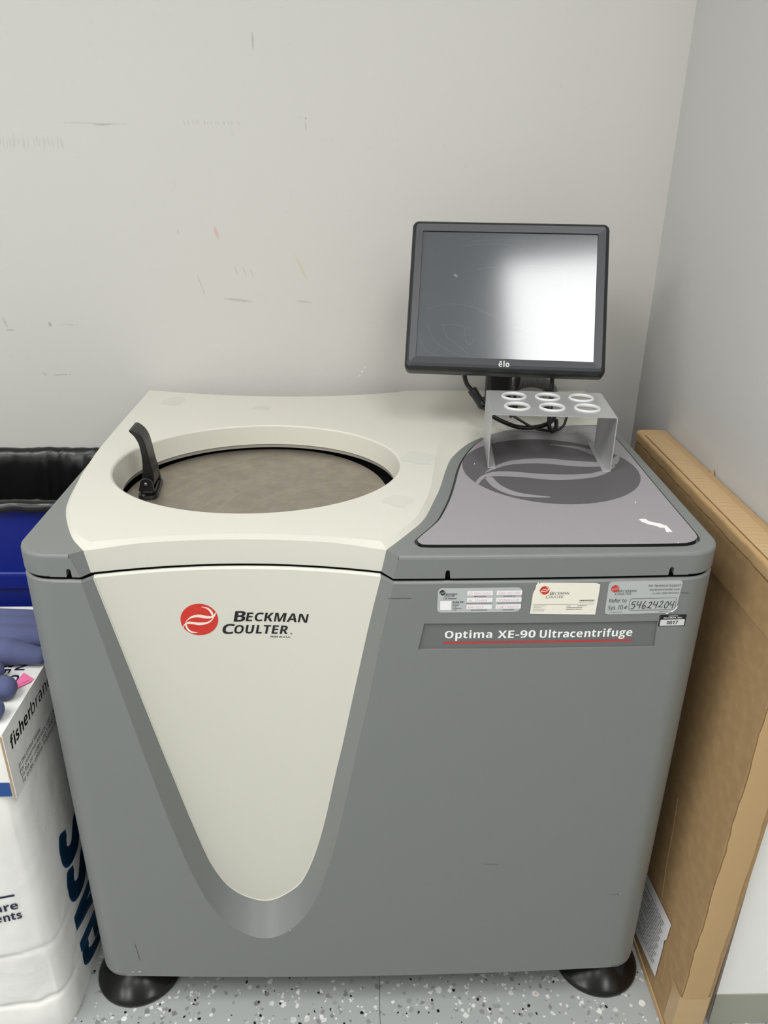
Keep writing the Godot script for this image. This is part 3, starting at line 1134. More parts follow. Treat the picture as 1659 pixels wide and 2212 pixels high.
	# front face of the cover
	var rows := []
	for pr in [[0.0, 0.0], [0.5, -0.017], [0.95, -0.0325], [1.0, -0.0336]]:
		var row := PackedVector3Array()
		for k in N:
			var f := k / float(N - 1)
			var x := lerpf(lerpf(-0.379, 0.018, f), lerpf(-0.374, 0.0115, f), pr[0])
			row.append(Vector3(x, pr[1] + (cover_lift(f) if pr[0] == 0.0 else 0.0), zp(x) - (0.0006 if pr[0] == 1.0 else 0.0)))
		rows.append(row)
	grid(st, rows, false, true)
	var under := PackedVector3Array()
	for p in rows[3]:
		under.append(p + Vector3(0, 0, -0.014))
	grid(st, [rows[3], under], false, true)
	# a fine groove line just above the lower rim
	# back and sides below the cover
	var bw := []
	for y in [0.0, -0.0336]:
		var row := PackedVector3Array()
		for p in bk:
			row.append(Vector3(p.x, y, p.y))
		bw.append(row)
	grid(st, bw)
	# funnel down to the chamber door
	var fun := []
	for pr in [[0.237, 0.1985, -0.3085, 0.006], [0.2345, 0.1965, -0.3090, 0.0048], [0.2335, 0.1958, -0.3095, 0.0025], [0.2265, 0.1935, -0.313, -0.0290], [0.2255, 0.1930, -0.3133, -0.0315]]:
		var row := PackedVector3Array()
		for k in 120:
			var a := TAU * k / 120.0
			row.append(Vector3(-0.186 + pr[0] * cos(a) + (0.237 - pr[0]) * 0.2, pr[3], pr[2] + pr[1] * sin(a)))
		fun.append(row)
	grid(st, fun, true)
	part(st, "top_cover", M.beige, t, UP)
	# patches of old tape glue on the cover
	var glue := mat(206, 205, 196, 0.6)
	st = mb()
	for q in [[0.082, -0.335, 0.030, 0.028, 0.3], [0.040, -0.155, 0.022, 0.020, 0.5], [-0.40, -0.66, 0.022, 0.030, 0.1], [-0.215, -0.615, 0.020, 0.012, 0.0]]:
		var cs := PackedVector2Array()
		for k in 24:
			var a := TAU * k / 24.0
			var e := 1.0 / maxf(absf(cos(a)), absf(sin(a))) * (0.90 + 0.12 * sin(k * 5.3))
			cs.append(Vector2(q[0], q[1]) + Vector2(cos(a) * e * q[2], sin(a) * e * q[3]).rotated(q[4]))
		fill(st, cs, func(u, v): return Vector3(u, 0.0062, v), upn)
		part(st, "glue_patch", glue, t, UP)
		st = mb()
	# the gray sleeve hose fitting and the sides behind belong to the stand

func cover_lift(f: float) -> float:
	return 0.0036 * smoothstep(0.0, 0.2, f) * smoothstep(0.0, 0.2, 1.0 - f)

func build_chamber(t: Node3D) -> void:
	var upn := func(_u, _v): return Vector3.UP
	# lip below the funnel, the dark well and the steel door
	var st := mb()
	var rows := []
	for pr in [[0.2255, 0.1930, -0.0315], [0.2275, 0.195, -0.0325], [0.2275, 0.195, -0.0385], [0.262, 0.228, -0.0390], [0.262, 0.228, -0.075]]:
		var row := PackedVector3Array()
		for k in 96:
			var a := TAU * k / 96.0
			row.append(Vector3(-0.1837 + pr[0] * cos(a), pr[2], -0.3133 + pr[1] * sin(a)))
		rows.append(row)
	grid(st, rows.slice(0, 3), true)
	part(st, "chamber_lip", mat(150, 148, 140, 0.5), t, UP)
	st = mb()
	grid(st, rows.slice(2, 5), true)
	var well := PackedVector2Array()
	for k in 64:
		var a := TAU * k / 64.0
		well.append(Vector2(-0.1837 + 0.262 * cos(a), -0.3133 + 0.228 * sin(a)))
	fill(st, well, func(u, v): return Vector3(u, -0.070, v), upn)
	part(st, "chamber_well", M.seam, t, UP)
	st = mb()
	var disc := PackedVector2Array()
	for k in 96:
		var a := TAU * k / 96.0
		disc.append(Vector2(-0.189 + 0.2185 * cos(a), -0.300 + 0.2185 * sin(a)))
	var uvs := func(u, v): return Vector2((u + 0.41) / 0.45, (v + 0.53) / 0.45)
	fill(st, disc, func(u, v): return Vector3(u, -0.0455, v), upn, uvs)
	rows = []
	for pr in [[1.0, -0.0455], [1.004, -0.048], [1.004, -0.058]]:
		var row := PackedVector3Array()
		for k in 96:
			var a := TAU * k / 96.0
			row.append(Vector3(-0.189 + 0.2185 * pr[0] * cos(a), pr[1], -0.300 + 0.2185 * pr[0] * sin(a)))
		rows.append(row)
	grid(st, rows, true)
	var door := part(st, "chamber_door", M.steel, t, UP)
	# door handle: base, yoke with a pin, curved lever
	st = mb()
	var bx := Transform3D(Basis(Vector3.UP, 0.10) * Basis(Vector3(1, 0, 0), -PI / 2), Vector3(-0.369, -0.0455, -0.312))
	extrude(st, rrect(-0.0155, -0.040, 0.0155, 0.046, 0.012, 5), 0.0, 0.007, 0.002, bx)
	extrude(st, rrect(-0.0125, -0.032, 0.0125, 0.043, 0.008, 5), 0.007, 0.013, 0.0025, bx)
	# yoke
	var yoke := PackedVector2Array([Vector2(-0.3805, -0.033), Vector2(-0.3555, -0.033), Vector2(-0.3575, -0.018), Vector2(-0.3600, -0.0125), Vector2(-0.3655, -0.0100), Vector2(-0.3715, -0.0112), Vector2(-0.3755, -0.0155)])
	extrude(st, yoke, -0.289, -0.281, 0.0012)
	extrude(st, yoke, -0.338, -0.330, 0.0012)
	var hb := part(st, "door_handle", M.black_plastic, door)
	st = mb()
	var lev := spline(v2([-0.3775, -0.026, -0.3725, 0.003, -0.3715, 0.018, -0.3720, 0.030, -0.3738, 0.045, -0.3790, 0.0575, -0.3855, 0.0650]), 5)
	lev.append_array([Vector2(-0.3868, 0.0680), Vector2(-0.3850, 0.0702), Vector2(-0.3815, 0.0707)])
	lev.append_array(spline(v2([-0.3790, 0.0695, -0.3705, 0.0622, -0.3648, 0.0508, -0.3622, 0.0380, -0.3600, 0.0220, -0.3582, 0.008, -0.3555, -0.006, -0.3570, -0.026]), 5))
	extrude(st, PackedVector2Array(lev), -0.3285, -0.2905, 0.0022)
	part(st, "lever", M.black_plastic, hb)
	st = mb()
	extrude(st, circle(-0.3670, -0.0200, 0.0026, 14), -0.290, -0.2795, 0.0008)
	part(st, "pin", M.steel_pin, hb)
	st = mb()
	lathe(st, [Vector2(0.0, 0.0035), Vector2(0.002, 0.0034), Vector2(0.0045, 0.002), Vector2(0.005, 0.0)], Vector3(-0.3715, -0.0385, -0.2765), 16)
	part(st, "screw", M.black_plastic, hb)

func circle(x: float, y: float, r: float, n := 24) -> PackedVector2Array:
	var o := PackedVector2Array()
	for k in n:
		o.append(Vector2(x + r * cos(TAU * k / n), y + r * sin(TAU * k / n)))
	return o

func build_worktop_pad(t: Node3D) -> void:
	var st := mb()
	# plan (x, -z) so that the extrusion rises along y
	var flat := Transform3D(Basis(Vector3(1, 0, 0), -PI / 2), Vector3.ZERO)
	var pts := PackedVector2Array()
	for p in pad_pts:
		pts.append(Vector2(p.x, -p.y))
	extrude(st, pts, 0.0020, 0.0030, 0.0003, flat)
	var pad := part(st, "worktop_pad", M.pad, t, UP)
	st = mb()
	extrude(st, inset(ccw(pts), 0.0008), -0.006, 0.0020, 0.0, flat)
	part(st, "black_backing", M.seam, pad)  # black layer below the pad sheet, inset from its edge
	var d1 := mb()
	var d2 := mb()
	var upn := func(_u, _v): return Vector3.UP
	emblem(d1, d2, Vector2(0.2972, 0.2925), 0.1447, func(u, v): return Vector3(u, 0.0031, -v), func(u, v): return Vector3(u, 0.0033, -v), upn)
	part(d1, "emblem", M.pad_dark, pad)
	part(d2, "emblem_ribbons", M.pad, pad)
	st = mb()
	var torn := v2([0.3822, 0.0939, 0.3875, 0.0958, 0.3928, 0.0948, 0.3945, 0.0880, 0.4000, 0.0850, 0.4030, 0.0822, 0.4089, 0.0800, 0.4125, 0.0745, 0.4149, 0.0742, 0.4165, 0.0540, 0.4078, 0.0535, 0.4098, 0.0672, 0.4034, 0.0680, 0.4020, 0.0715, 0.3961, 0.0760, 0.3900, 0.0790, 0.3868, 0.0850, 0.3840, 0.0860, 0.3838, 0.0915])
	extrude(st, PackedVector2Array(torn), 0.0030, 0.0036, 0.0, flat)
	part(st, "torn_paper", M.label_white, pad)
	st = mb()
	for c in [[0.348, -0.482], [0.1745, -0.312], [0.412, -0.0205], [0.3965, -0.154]]:
		lathe(st, [Vector2(0.0, 0.0016), Vector2(0.0007, 0.0014), Vector2(0.0009, 0.0)], Vector3(c[0], 0.0030, c[1]), 8)
	part(st, "crumbs", M.label_white, pad).set_meta("kind", "stuff")

func build_stickers(t: Node3D, frn: Callable) -> void:
	var f1 := front_at(0.0005)
	var f2 := front_at(0.0008)
	var f3 := front_at(0.0010)
	# --- service record sticker
	var st := mb()
	fill_sliced(st, rrect(0.0867, -0.0860, 0.1996, -0.0478, 0.006), [], 0.02, f1, frn)
	var s1 := part(st, "service_sticker", M.silver_label, t, UP)
	s1.set_meta("label", "silver service record sticker with six white fields")
	var d1 := mb()
	var d2 := mb()
	emblem(d1, d2, Vector2(0.0930, -0.0548), 0.0040, f2, f3, frn)
	part(d1, "emblem", M.ink, s1)
	part(d2, "emblem_ribbons", M.silver_label, s1)
	st = mb()
	text(st, "BECKMAN", true, 0.0975, -0.0583, 0.0021, 0.0150, 0.2, f2, frn)
	text(st, "COULTER", true, 0.0950, -0.0611, 0.0021, 0.0140, 0.2, f2, frn)
	text(st, "Life Sciences", true, 0.0945, -0.0650, 0.0021, 0.0175, 0.2, f2, frn)
	text(st, "SCAN ME", true, 0.1072, -0.0705, 0.0022, 0.0145, 0.0, f2, frn)
	var small := ["for Service", "& Support", "or call", "1-800-369-0333", "or visit"]
	for k in 5:
		text(st, small[k], true, 0.1072, -0.0731 - k * 0.0024, 0.0013, 0.0, 0.0, f2, frn)
	var caps := [["INSPECTION DATE", "FOR SERVICE CALL"], ["BECKMAN COULTER REPRESENTATIVE", "BECKMAN COULTER INSTRUMENT"], ["NEXT INSPECTION DATE", "SERIAL NUMBER"]]
	var wid := [[0.0165, 0.0175], [0.0350, 0.0310], [0.0220, 0.0150]]
	for r in 3:
		for c in 2:
			text(st, caps[r][c], true, 0.1435 + c * 0.0400 - wid[r][c] * 0.5, -0.0618 - r * 0.0107, 0.0012, wid[r][c], 0.0, f2, frn)
	part(st, "print", M.ink, s1)
	st = mb()
	fill(st, rrect(0.0905, -0.0818, 0.1056, -0.0676, 0.0004, 1), f2, frn)
	part(st, "white_field", M.label_white, s1)
	for r in 3:
		for c in 2:
			st = mb()
			fill(st, rrect(0.1262 + c * 0.0395, -0.0594 - r * 0.0107, 0.1606 + c * 0.0395, -0.0526 - r * 0.0107, 0.0003, 1), f2, frn)
			part(st, "white_field", M.label_white, s1)
	st = mb()
	var hand := [["25 MAY 2024", "3084 1837 083"], ["W. TEHAN", "OPTIMA XE-90"], ["MAY 2025", "CXE15K073"]]
	for r in 3:
		for c in 2:
			text(st, hand[r][c], false, 0.1280 + c * 0.0395, -0.0580 - r * 0.0107, 0.0032, 0.0290 - 0.004 * r * (1 - c), 0.15, f3, frn)
	part(st, "handwriting", M.pink_ink, s1)
	# --- visiting card, one corner torn
	st = mb()
	var card := PackedVector2Array([Vector2(0.2133, -0.0893), Vector2(0.3038, -0.0926), Vector2(0.3050, -0.0520), Vector2(0.3048, -0.0450), Vector2(0.2985, -0.0428), Vector2(0.2240, -0.0410), Vector2(0.2222, -0.0425), Vector2(0.2205, -0.0398), Vector2(0.2178, -0.0455), Vector2(0.2175, -0.0500), Vector2(0.2148, -0.0570)])
	fill_sliced(st, card, [], 0.02, f2, frn)
	var s2 := part(st, "visiting_card", M.paper, t, UP)
	s2.set_meta("label", "cream card stuck on the cabinet, one corner torn")
	d1 = mb(); d2 = mb()
	emblem(d1, d2, Vector2(0.2302, -0.0530), 0.0066, f3, front_at(0.0012), frn)
	part(d1, "emblem", M.red, s2)
	part(d2, "emblem_ribbons", M.paper, s2)
	st = mb()
	text(st, "B", false, 0.2375, -0.0600, 0.0046, 0.0038, 0.2, f3, frn)
	text(st, "ECKMAN", false, 0.2418, -0.0598, 0.0038, 0.0215, 0.2, f3, frn)
	text(st, "C", false, 0.2325, -0.0655, 0.0046, 0.0040, 0.2, f3, frn)
	text(st, "OULTER", false, 0.2370, -0.0653, 0.0038, 0.0190, 0.2, f3, frn)
	text(st, "Field Service Engineer", false, 0.2785, -0.0727, 0.0013, 0.0215, 0.1, f3, frn)
	var lines := ["Beckman Coulter, Inc.", "Life Sciences", "40 Cherry Hill Drive", "Danvers, MA 01923"]
	for k in 4:
		text(st, lines[k], false, 0.2175 - k * 0.0003, -0.0775 - k * 0.0027, 0.0013, 0.0, 0.0, f3, frn)
	text(st, "Mobile:", false, 0.2625, -0.0785, 0.0013, 0.0, 0.0, f3, frn)
	# print too small to read in the photograph
	for ln in [[0.2795, -0.0695, 0.2998, 0.0013], [0.2775, -0.0781, 0.2905, 0.0008], [0.2625, -0.0807, 0.2845, 0.0008], [0.2625, -0.0833, 0.2845, 0.0008]]:
		var u: float = ln[0]
		while u < ln[2]:
			var l := rng.randf_range(0.0008, 0.0024)
			stroke(st, [Vector2(u, ln[1]), Vector2(minf(u + l, ln[2]), ln[1])], ln[3], f3, frn)
			u += l + 0.0005
	stroke(st, [Vector2(0.2160, -0.0744), Vector2(0.25, -0.0750), Vector2(0.30, -0.0757)], 0.0003, f3, frn)
	part(st, "print", M.gray_ink, s2)
	# --- support sticker with a handwritten number
	st = mb()
	var sup := PackedVector2Array()
	for p in rrect(0.3165, -0.0928, 0.4182, -0.0412, 0.0055):
		if not (p.x > 0.4126 and p.y < -0.0870):
			sup.append(p)
		elif p.x > 0.4178:
			sup.append_array([Vector2(0.4010, -0.0928), Vector2(0.4040, -0.0934), Vector2(0.4075, -0.0902), Vector2(0.4110, -0.0905), Vector2(0.4160, -0.0850)])
	fill_sliced(st, ccw_fix(sup), [], 0.02, f1, frn)
	var s3 := part(st, "support_sticker", M.silver_label, t, UP)
	s3.set_meta("label", "silver support sticker with a number in black marker")
	d1 = mb(); d2 = mb()
	emblem(d1, d2, Vector2(0.3262, -0.0525), 0.0056, f2, f3, frn)
	part(d1, "emblem", M.red, s3)
	part(d2, "emblem_ribbons", M.silver_label, s3)
	st = mb()
	text(st, "BECKMAN", false, 0.3305, -0.0580, 0.0034, 0.0250, 0.2, f2, frn)
	text(st, "COULTER", false, 0.3268, -0.0623, 0.0034, 0.0225, 0.2, f2, frn)
	text(st, "For Technical Support:", false, 0.3715, -0.0508, 0.0037, 0.0450, 0.18, f2, frn)
	text(st, "beckmanCoulter.com", false, 0.3740, -0.0566, 0.0030, 0.0415, 0.15, f2, frn)
	text(st, "or call 1-800-369-0333", false, 0.3785, -0.0622, 0.0027, 0.0365, 0.12, f2, frn)
	text(st, "Refer to", false, 0.3205, -0.0740, 0.0058, 0.0240, 0.0, f2, frn)
	text(st, "Sys. ID", false, 0.3205, -0.0850, 0.0062, 0.0205, 0.0, f2, frn)
	text(st, "#", false, 0.3425, -0.0850, 0.0056, 0.0042, 0.0, f2, frn)
	text(st, "U.S. 800/742-2345", false, 0.3240, -0.0905, 0.0015, 0.0170, 0.1, f2, frn)
	text(st, "Printed in U.S.A.", false, 0.3920, -0.0908, 0.0015, 0.0130, 0.15, f2, frn)
	var fr := rrect(0.3492, -0.0872, 0.4138, -0.0686, 0.0028)
	var frame := []
	for p in fr:
		frame.append(p)
	frame.append(fr[0])
	stroke(st, frame, 0.0005, f2, frn)
	part(st, "print", M.gray_ink, s3)
	st = mb()
	var digits := {"5": [[0.75, 0.95, 0.25, 0.9, 0.2, 0.55, 0.55, 0.6, 0.72, 0.35, 0.55, 0.08, 0.1, 0.05]], "4": [[0.25, 0.95, 0.12, 0.5, 0.75, 0.48], [0.72, 0.95, 0.6, 0.02]],
		"6": [[0.55, 1.0, 0.2, 0.5, 0.2, 0.12, 0.5, 0.05, 0.68, 0.3, 0.5, 0.45, 0.22, 0.3]], "2": [[0.2, 0.75, 0.5, 0.92, 0.68, 0.72, 0.4, 0.35, 0.05, 0.12, 0.25, 0.2, 0.8, 0.1]], "0": [[0.55, 0.9, 0.22, 0.6, 0.2, 0.2, 0.5, 0.08, 0.75, 0.4, 0.7, 0.8, 0.45, 0.9]]}
	var num := "54624204"
	for k in 8:
		for seg in digits[num[k]]:
			var pts := []
			for p in v2(seg):
				pts.append(Vector2(0.3505 + k * 0.0077 + p.x * 0.0085 + p.y * 0.001, -0.0850 + sin(k * 1.7) * 0.0006 + p.y * 0.0125))
			stroke(st, spline(pts, 6), 0.00095, f3, frn)
	part(st, "handwriting", M.ink, s3)
	st = mb()
	fill(st, PackedVector2Array([Vector2(0.4010, -0.0928), Vector2(0.4040, -0.0934), Vector2(0.4075, -0.0902), Vector2(0.4110, -0.0905), Vector2(0.4160, -0.0850), Vector2(0.4172, -0.0800), Vector2(0.4120, -0.0868), Vector2(0.4060, -0.0905)]), func(u, v): return Vector3(u, v, zf(u) + 0.0022), frn)
	part(st, "curled_corner", M.label_white, s3)
	# --- asset tag
	st = mb()
	fill_sliced(st, rrect(0.3950, -0.1143, 0.4327, -0.0958, 0.0016), [], 0.02, f1, frn)
	var s4 := part(st, "asset_tag", M.ink, t, UP)
	s4.set_meta("label", "small black asset tag with the number 0017")
	st = mb()
	text(st, "PROPERTY OF", true, 0.4075, -0.0985, 0.0015, 0.0130, 0.0, f2, frn)
	text(st, "CELLARITY, INC.", true, 0.4005, -0.1017, 0.0020, 0.0268, 0.0, f2, frn)
	part(st, "print", M.white_ink, s4)
	st = mb()
	fill(st, rrect(0.3968, -0.1132, 0.4312, -0.1033, 0.0010), f2, frn)
	part(st, "number_field", mat(214, 214, 214, 0.4), s4)
	st = mb()
	text(st, "0017", true, 0.4062, -0.1110, 0.0055, 0.0155, 0.0, f3, frn)
	part(st, "number", M.ink, s4)

func ccw_fix(p: PackedVector2Array) -> PackedVector2Array:
	return ccw(p)

# ------------------------------------------------------------------ monitor
func build_monitor() -> void:
	var t := thing("touchscreen_monitor", "dark gray touchscreen monitor tilted back on the rear of the worktop", "monitor", Vector3(0.262, HH + 0.006, -0.635))
	var local := Transform3D(Basis(Vector3.UP, deg_to_rad(-7.688)) * Basis(Vector3(1, 0, 0), deg_to_rad(-31.063)) * Basis(Vector3(0, 0, 1), deg_to_rad(0.135)), Vector3(0.243, HH + 0.247, -0.503) - t.position)
	var W := 0.175
	var H2 := 0.13875
	# housing
	var st := mb()
	var rows := []
	for pr in [[0.0075, 0.0, 0.010], [0.004, -0.0010, 0.012], [0.0012, -0.0035, 0.013], [0.0, -0.008, 0.0135], [0.0, -0.026, 0.0135], [0.004, -0.032, 0.012], [0.04, -0.046, 0.02], [0.055, -0.050, 0.02]]:
		var row := PackedVector3Array()
		for p in rrect(-W + pr[0], -H2 + pr[0], W - pr[0], H2 - pr[0], pr[2] * 0.8, 5):
			row.append(local * Vector3(p.x, p.y, pr[1]))
		rows.append(row)
	grid(st, rows, true, true)
	var bz := local.basis.z
	fill(st, rrect(-W + 0.055, -H2 + 0.055, W - 0.055, H2 - 0.055, 0.016, 5), func(u, v): return local * Vector3(u, v, -0.050), func(_u, _v): return -bz)
	part(st, "housing", M.bezel_edge, t)
	# bezel ring with mitred, slightly dished faces
	st = mb()
	var a := rrect(-W + 0.0075, -H2 + 0.0125, W - 0.0075, H2 - 0.0075, 0.006, 4)
	var b := rrect(-0.1558, -0.1142, 0.1548, 0.1190, 0.0012, 4)
	var c := rrect(-0.1552, -0.1136, 0.1542, 0.1184, 0.0010, 4)
	var bev := []
	for pr in [[rrect(-W + 0.0060, -H2 + 0.0060, W - 0.0060, H2 - 0.0060, 0.008, 4), -0.0006], [a, 0.0012]]:
		var row := PackedVector3Array()
		for p in pr[0]:
			row.append(local * Vector3(p.x, p.y, pr[1]))
		bev.append(row)
	grid(st, bev, true, true)
	for pair in [[a, 0.0012, b, -0.0008], [b, -0.0008, c, -0.0042]]:
		var n: int = pair[0].size()
		for side in 4:
			var r0 := PackedVector3Array()
			var r1 := PackedVector3Array()
			var i0 := side * 5 + 2
			for k in 6:
				var i := (i0 + k) % n
				r0.append(local * Vector3(pair[0][i].x, pair[0][i].y, pair[1]))
				r1.append(local * Vector3(pair[2][i].x, pair[2][i].y, pair[3]))
			grid(st, [r0, r1], false, true)
	part(st, "bezel", M.bezel, t)
	st = mb()
	var u0 := func(u, v): return Vector2((u + 0.156) / 0.312, (0.119 - v) / 0.234)
	fill(st, PackedVector2Array([Vector2(-0.156, -0.1145), Vector2(0.155, -0.1145), Vector2(0.155, 0.119), Vector2(-0.156, 0.119)]), func(u, v): return local * Vector3(u, v, -0.0040), func(_u, _v): return bz, u0)
	part(st, "screen", M.screen, t)
	st = mb()
	text(st, "ēlo", true, -0.0093, -0.1292, 0.0104, 0.0186, 0.0, func(u, v): return local * Vector3(u, v, 0.0014), func(_u, _v): return bz)
	part(st, "maker_lettering", mat(205, 205, 203, 0.5), t)
	# stand: foot plate, column, hinge
	st = mb()
	var org := -t.position
	extrude(st, rrect(0.222, 0.606, 0.302, 0.672, 0.012, 5), HH + 0.006, HH + 0.014, 0.003, Transform3D(Basis(Vector3(1, 0, 0), -PI / 2), org))
	part(st, "stand_plate", M.black_plastic, t)
	st = mb()
	extrude(st, rrect(0.2365, 0.618, 0.2880, 0.652, 0.010, 5), HH + 0.014, HH + 0.205, 0.003, Transform3D(Basis(Vector3(1, 0, 0), -PI / 2), org))
	part(st, "stand_column", M.bezel_edge, t)
	st = mb()
	tube(st, [org + Vector3(0.262, HH + 0.196, -0.640), org + Vector3(0.256, HH + 0.208, -0.590), org + Vector3(0.250, HH + 0.222, -0.548)], 0.022, 18)
	part(st, "hinge", M.bezel_edge, t)
	# cables
	var y := HH
	cable(t, org, [[0.172, y + 0.125, -0.500], [0.1735, y + 0.108, -0.495], [0.178, y + 0.092, -0.492], [0.188, y + 0.080, -0.49]], 0.0042)
	st = mb()
	var fa := org + Vector3(0.1875, y + 0.0815, -0.492)
	var fb := org + Vector3(0.2105, y + 0.0500, -0.484)
	var fer := []
	for k in 25:
		fer.append(fa.lerp(fb, k / 24.0))
	tube(st, fer, func(f): return 0.0088 - (0.003 if f < 0.03 or f > 0.97 else 0.0) - (0.0009 if f > 0.3 and f < 0.8 and int(f * 24) % 2 == 0 else 0.0), 14)
	part(st, "cable_ferrite", M.black_plastic, t)
	cable(t, org, [[0.2105, y + 0.050, -0.484], [0.225, y + 0.036, -0.477], [0.245, y + 0.026, -0.472], [0.275, y + 0.0155, -0.470], [0.305, y + 0.0140, -0.472], [0.330, y + 0.0185, -0.478], [0.346, y + 0.0270, -0.490], [0.344, y + 0.034, -0.505], [0.33, y + 0.040, -0.53]], 0.0042)
	cable(t, org, [[0.338, y + 0.125, -0.510], [0.338, y + 0.085, -0.500], [0.336, y + 0.055, -0.485], [0.333, y + 0.030, -0.474], [0.334, y + 0.015, -0.470], [0.340, y + 0.0075, -0.470], [0.348, y + 0.012, -0.478], [0.352, y + 0.020, -0.495]], 0.0040)
	cable(t, org, [[0.264, y + 0.033, -0.490], [0.282, y + 0.025, -0.476], [0.300, y + 0.016, -0.470], [0.320, y + 0.0105, -0.468], [0.345, y + 0.0085, -0.470], [0.360, y + 0.0155, -0.474], [0.3665, y + 0.030, -0.480], [0.372, y + 0.045, -0.49]], 0.0024)
	cable(t, org, [[0.2775, y + 0.125, -0.515], [0.277, y + 0.110, -0.515], [0.2755, y + 0.09, -0.515], [0.274, y + 0.06, -0.517], [0.272, y + 0.035, -0.52], [0.27, y + 0.018, -0.52]], 0.0030)
	st = mb()
	tube(st, [org + Vector3(0.2772, y + 0.1065, -0.515), org + Vector3(0.2765, y + 0.103, -0.515), org + Vector3(0.2755, y + 0.083, -0.515), org + Vector3(0.2752, y + 0.079, -0.515)], func(f): return 0.0062 if f > 0.2 and f < 0.8 else 0.0045, 12)
	part(st, "cable_plug", M.black_plastic, t)
	# corrugated hose behind the column
	var h := thing("corrugated_hose", "gray corrugated hose arching behind the monitor stand", "hose", Vector3(0.345, HH + 0.006, -0.700))
	st = mb()
	var path := []
	for k in 141:
		var ang := PI * k / 140.0
		path.append(Vector3(-cos(ang) * 0.044, 0.008 + sin(ang) * 0.022, -0.012 * sin(ang)))
	tube(st, path, func(f): return 0.0125 + 0.0013 * sin(f * TAU * 28.0), 18)
	part(st, "hose", M.hose, h)
	for s in [-1, 1]:
		st = mb()
		lathe(st, [Vector2(0.0, 0.012), Vector2(0.017, 0.012), Vector2(0.019, 0.010), Vector2(0.019, 0.0)], Vector3(s * 0.044, 0, 0), 24)
		part(st, "hose_fitting", M.beige, h)

func cable(t: Node3D, org: Vector3, pts: Array, r: float) -> void:
	var p := []
	for q in pts:
		p.append(org + Vector3(q[0], q[1], q[2]))
	var st := mb()
	tube(st, spline(p, 8), r, 10)
	part(st, "cable", M.black_plastic, t)

# ------------------------------------------------------------------ tube rack
func build_rack() -> void:
	var t := thing("tube_rack", "bent aluminium tube rack with six white ringed holes on the gray worktop pad", "tube rack", Vector3(0.1935, HH + 0.0032, -0.2935))
	t.rotation.y = deg_to_rad(-4.83)
	var w := 0.2015
	var d := 0.138
	var h := 0.0935
	var th := 0.0016
	var holes := []
	for z in [0.045, 0.104]:
		for x in [0.0457, 0.103, 0.1603]:
			holes.append(Vector2(x, z))
	var hp := []
	for c in holes:
		hp.append(circle(c.x, c.y, 0.0188, 28))
	var st := mb()
	var sheet := PackedVector2Array([Vector2(0.002, 0), Vector2(w - 0.002, 0), Vector2(w - 0.002, d), Vector2(0.002, d)])
	for e in [[h, Vector3.UP], [h - th, Vector3.DOWN]]:
		var yy: float = e[0]
		var nn: Vector3 = e[1]
		fill_sliced(st, sheet, hp, 0.009, func(u, v): return Vector3(u, yy, -v), func(_u, _v): return nn)
	# bent profile without the top: legs and inward feet, swept along the depth
	for s in [0, 1]:
		var prof := [Vector2(0.002, h), Vector2(0.0006, h - 0.0006), Vector2(0, h - 0.002), Vector2(0, 0.0015), Vector2(0.0006, 0.0004), Vector2(0.0016, 0.0), Vector2(0.0135, 0.0), Vector2(0.0135, th), Vector2(0.003, th), Vector2(th, 0.003), Vector2(th, h - 0.003), Vector2(0.0022, h - th)]
		var poly := PackedVector2Array()
		for p in prof:
			poly.append(Vector2(w - p.x if s == 1 else p.x, p.y))
		extrude(st, poly, -d, 0.0, 0.0002)
	for z in [0.0, -d]:
		flat_quad(st, Vector3(0.002, h - th, z), Vector3(w - 0.002, h - th, z), Vector3(w - 0.002, h, z), Vector3(0.002, h, z), Vector3(0, 0, 1 if z == 0.0 else -1))
	part(st, "frame", M.alu, t)
	for c in holes:
		st = mb()
		var rows := []
		for i in 41:
			var a := TAU * i / 40.0
			var row := PackedVector3Array()
			for k in 12:
				var b := TAU * k / 12.0
				var rr := 0.0195 + 0.0026 * cos(b)
				row.append(Vector3(c.x + cos(a) * rr, h - th * 0.5 + 0.0034 * sin(b), -c.y + sin(a) * rr))
			rows.append(row)
		grid(st, rows, true, true)
		part(st, "grommet", M.nylon, t)

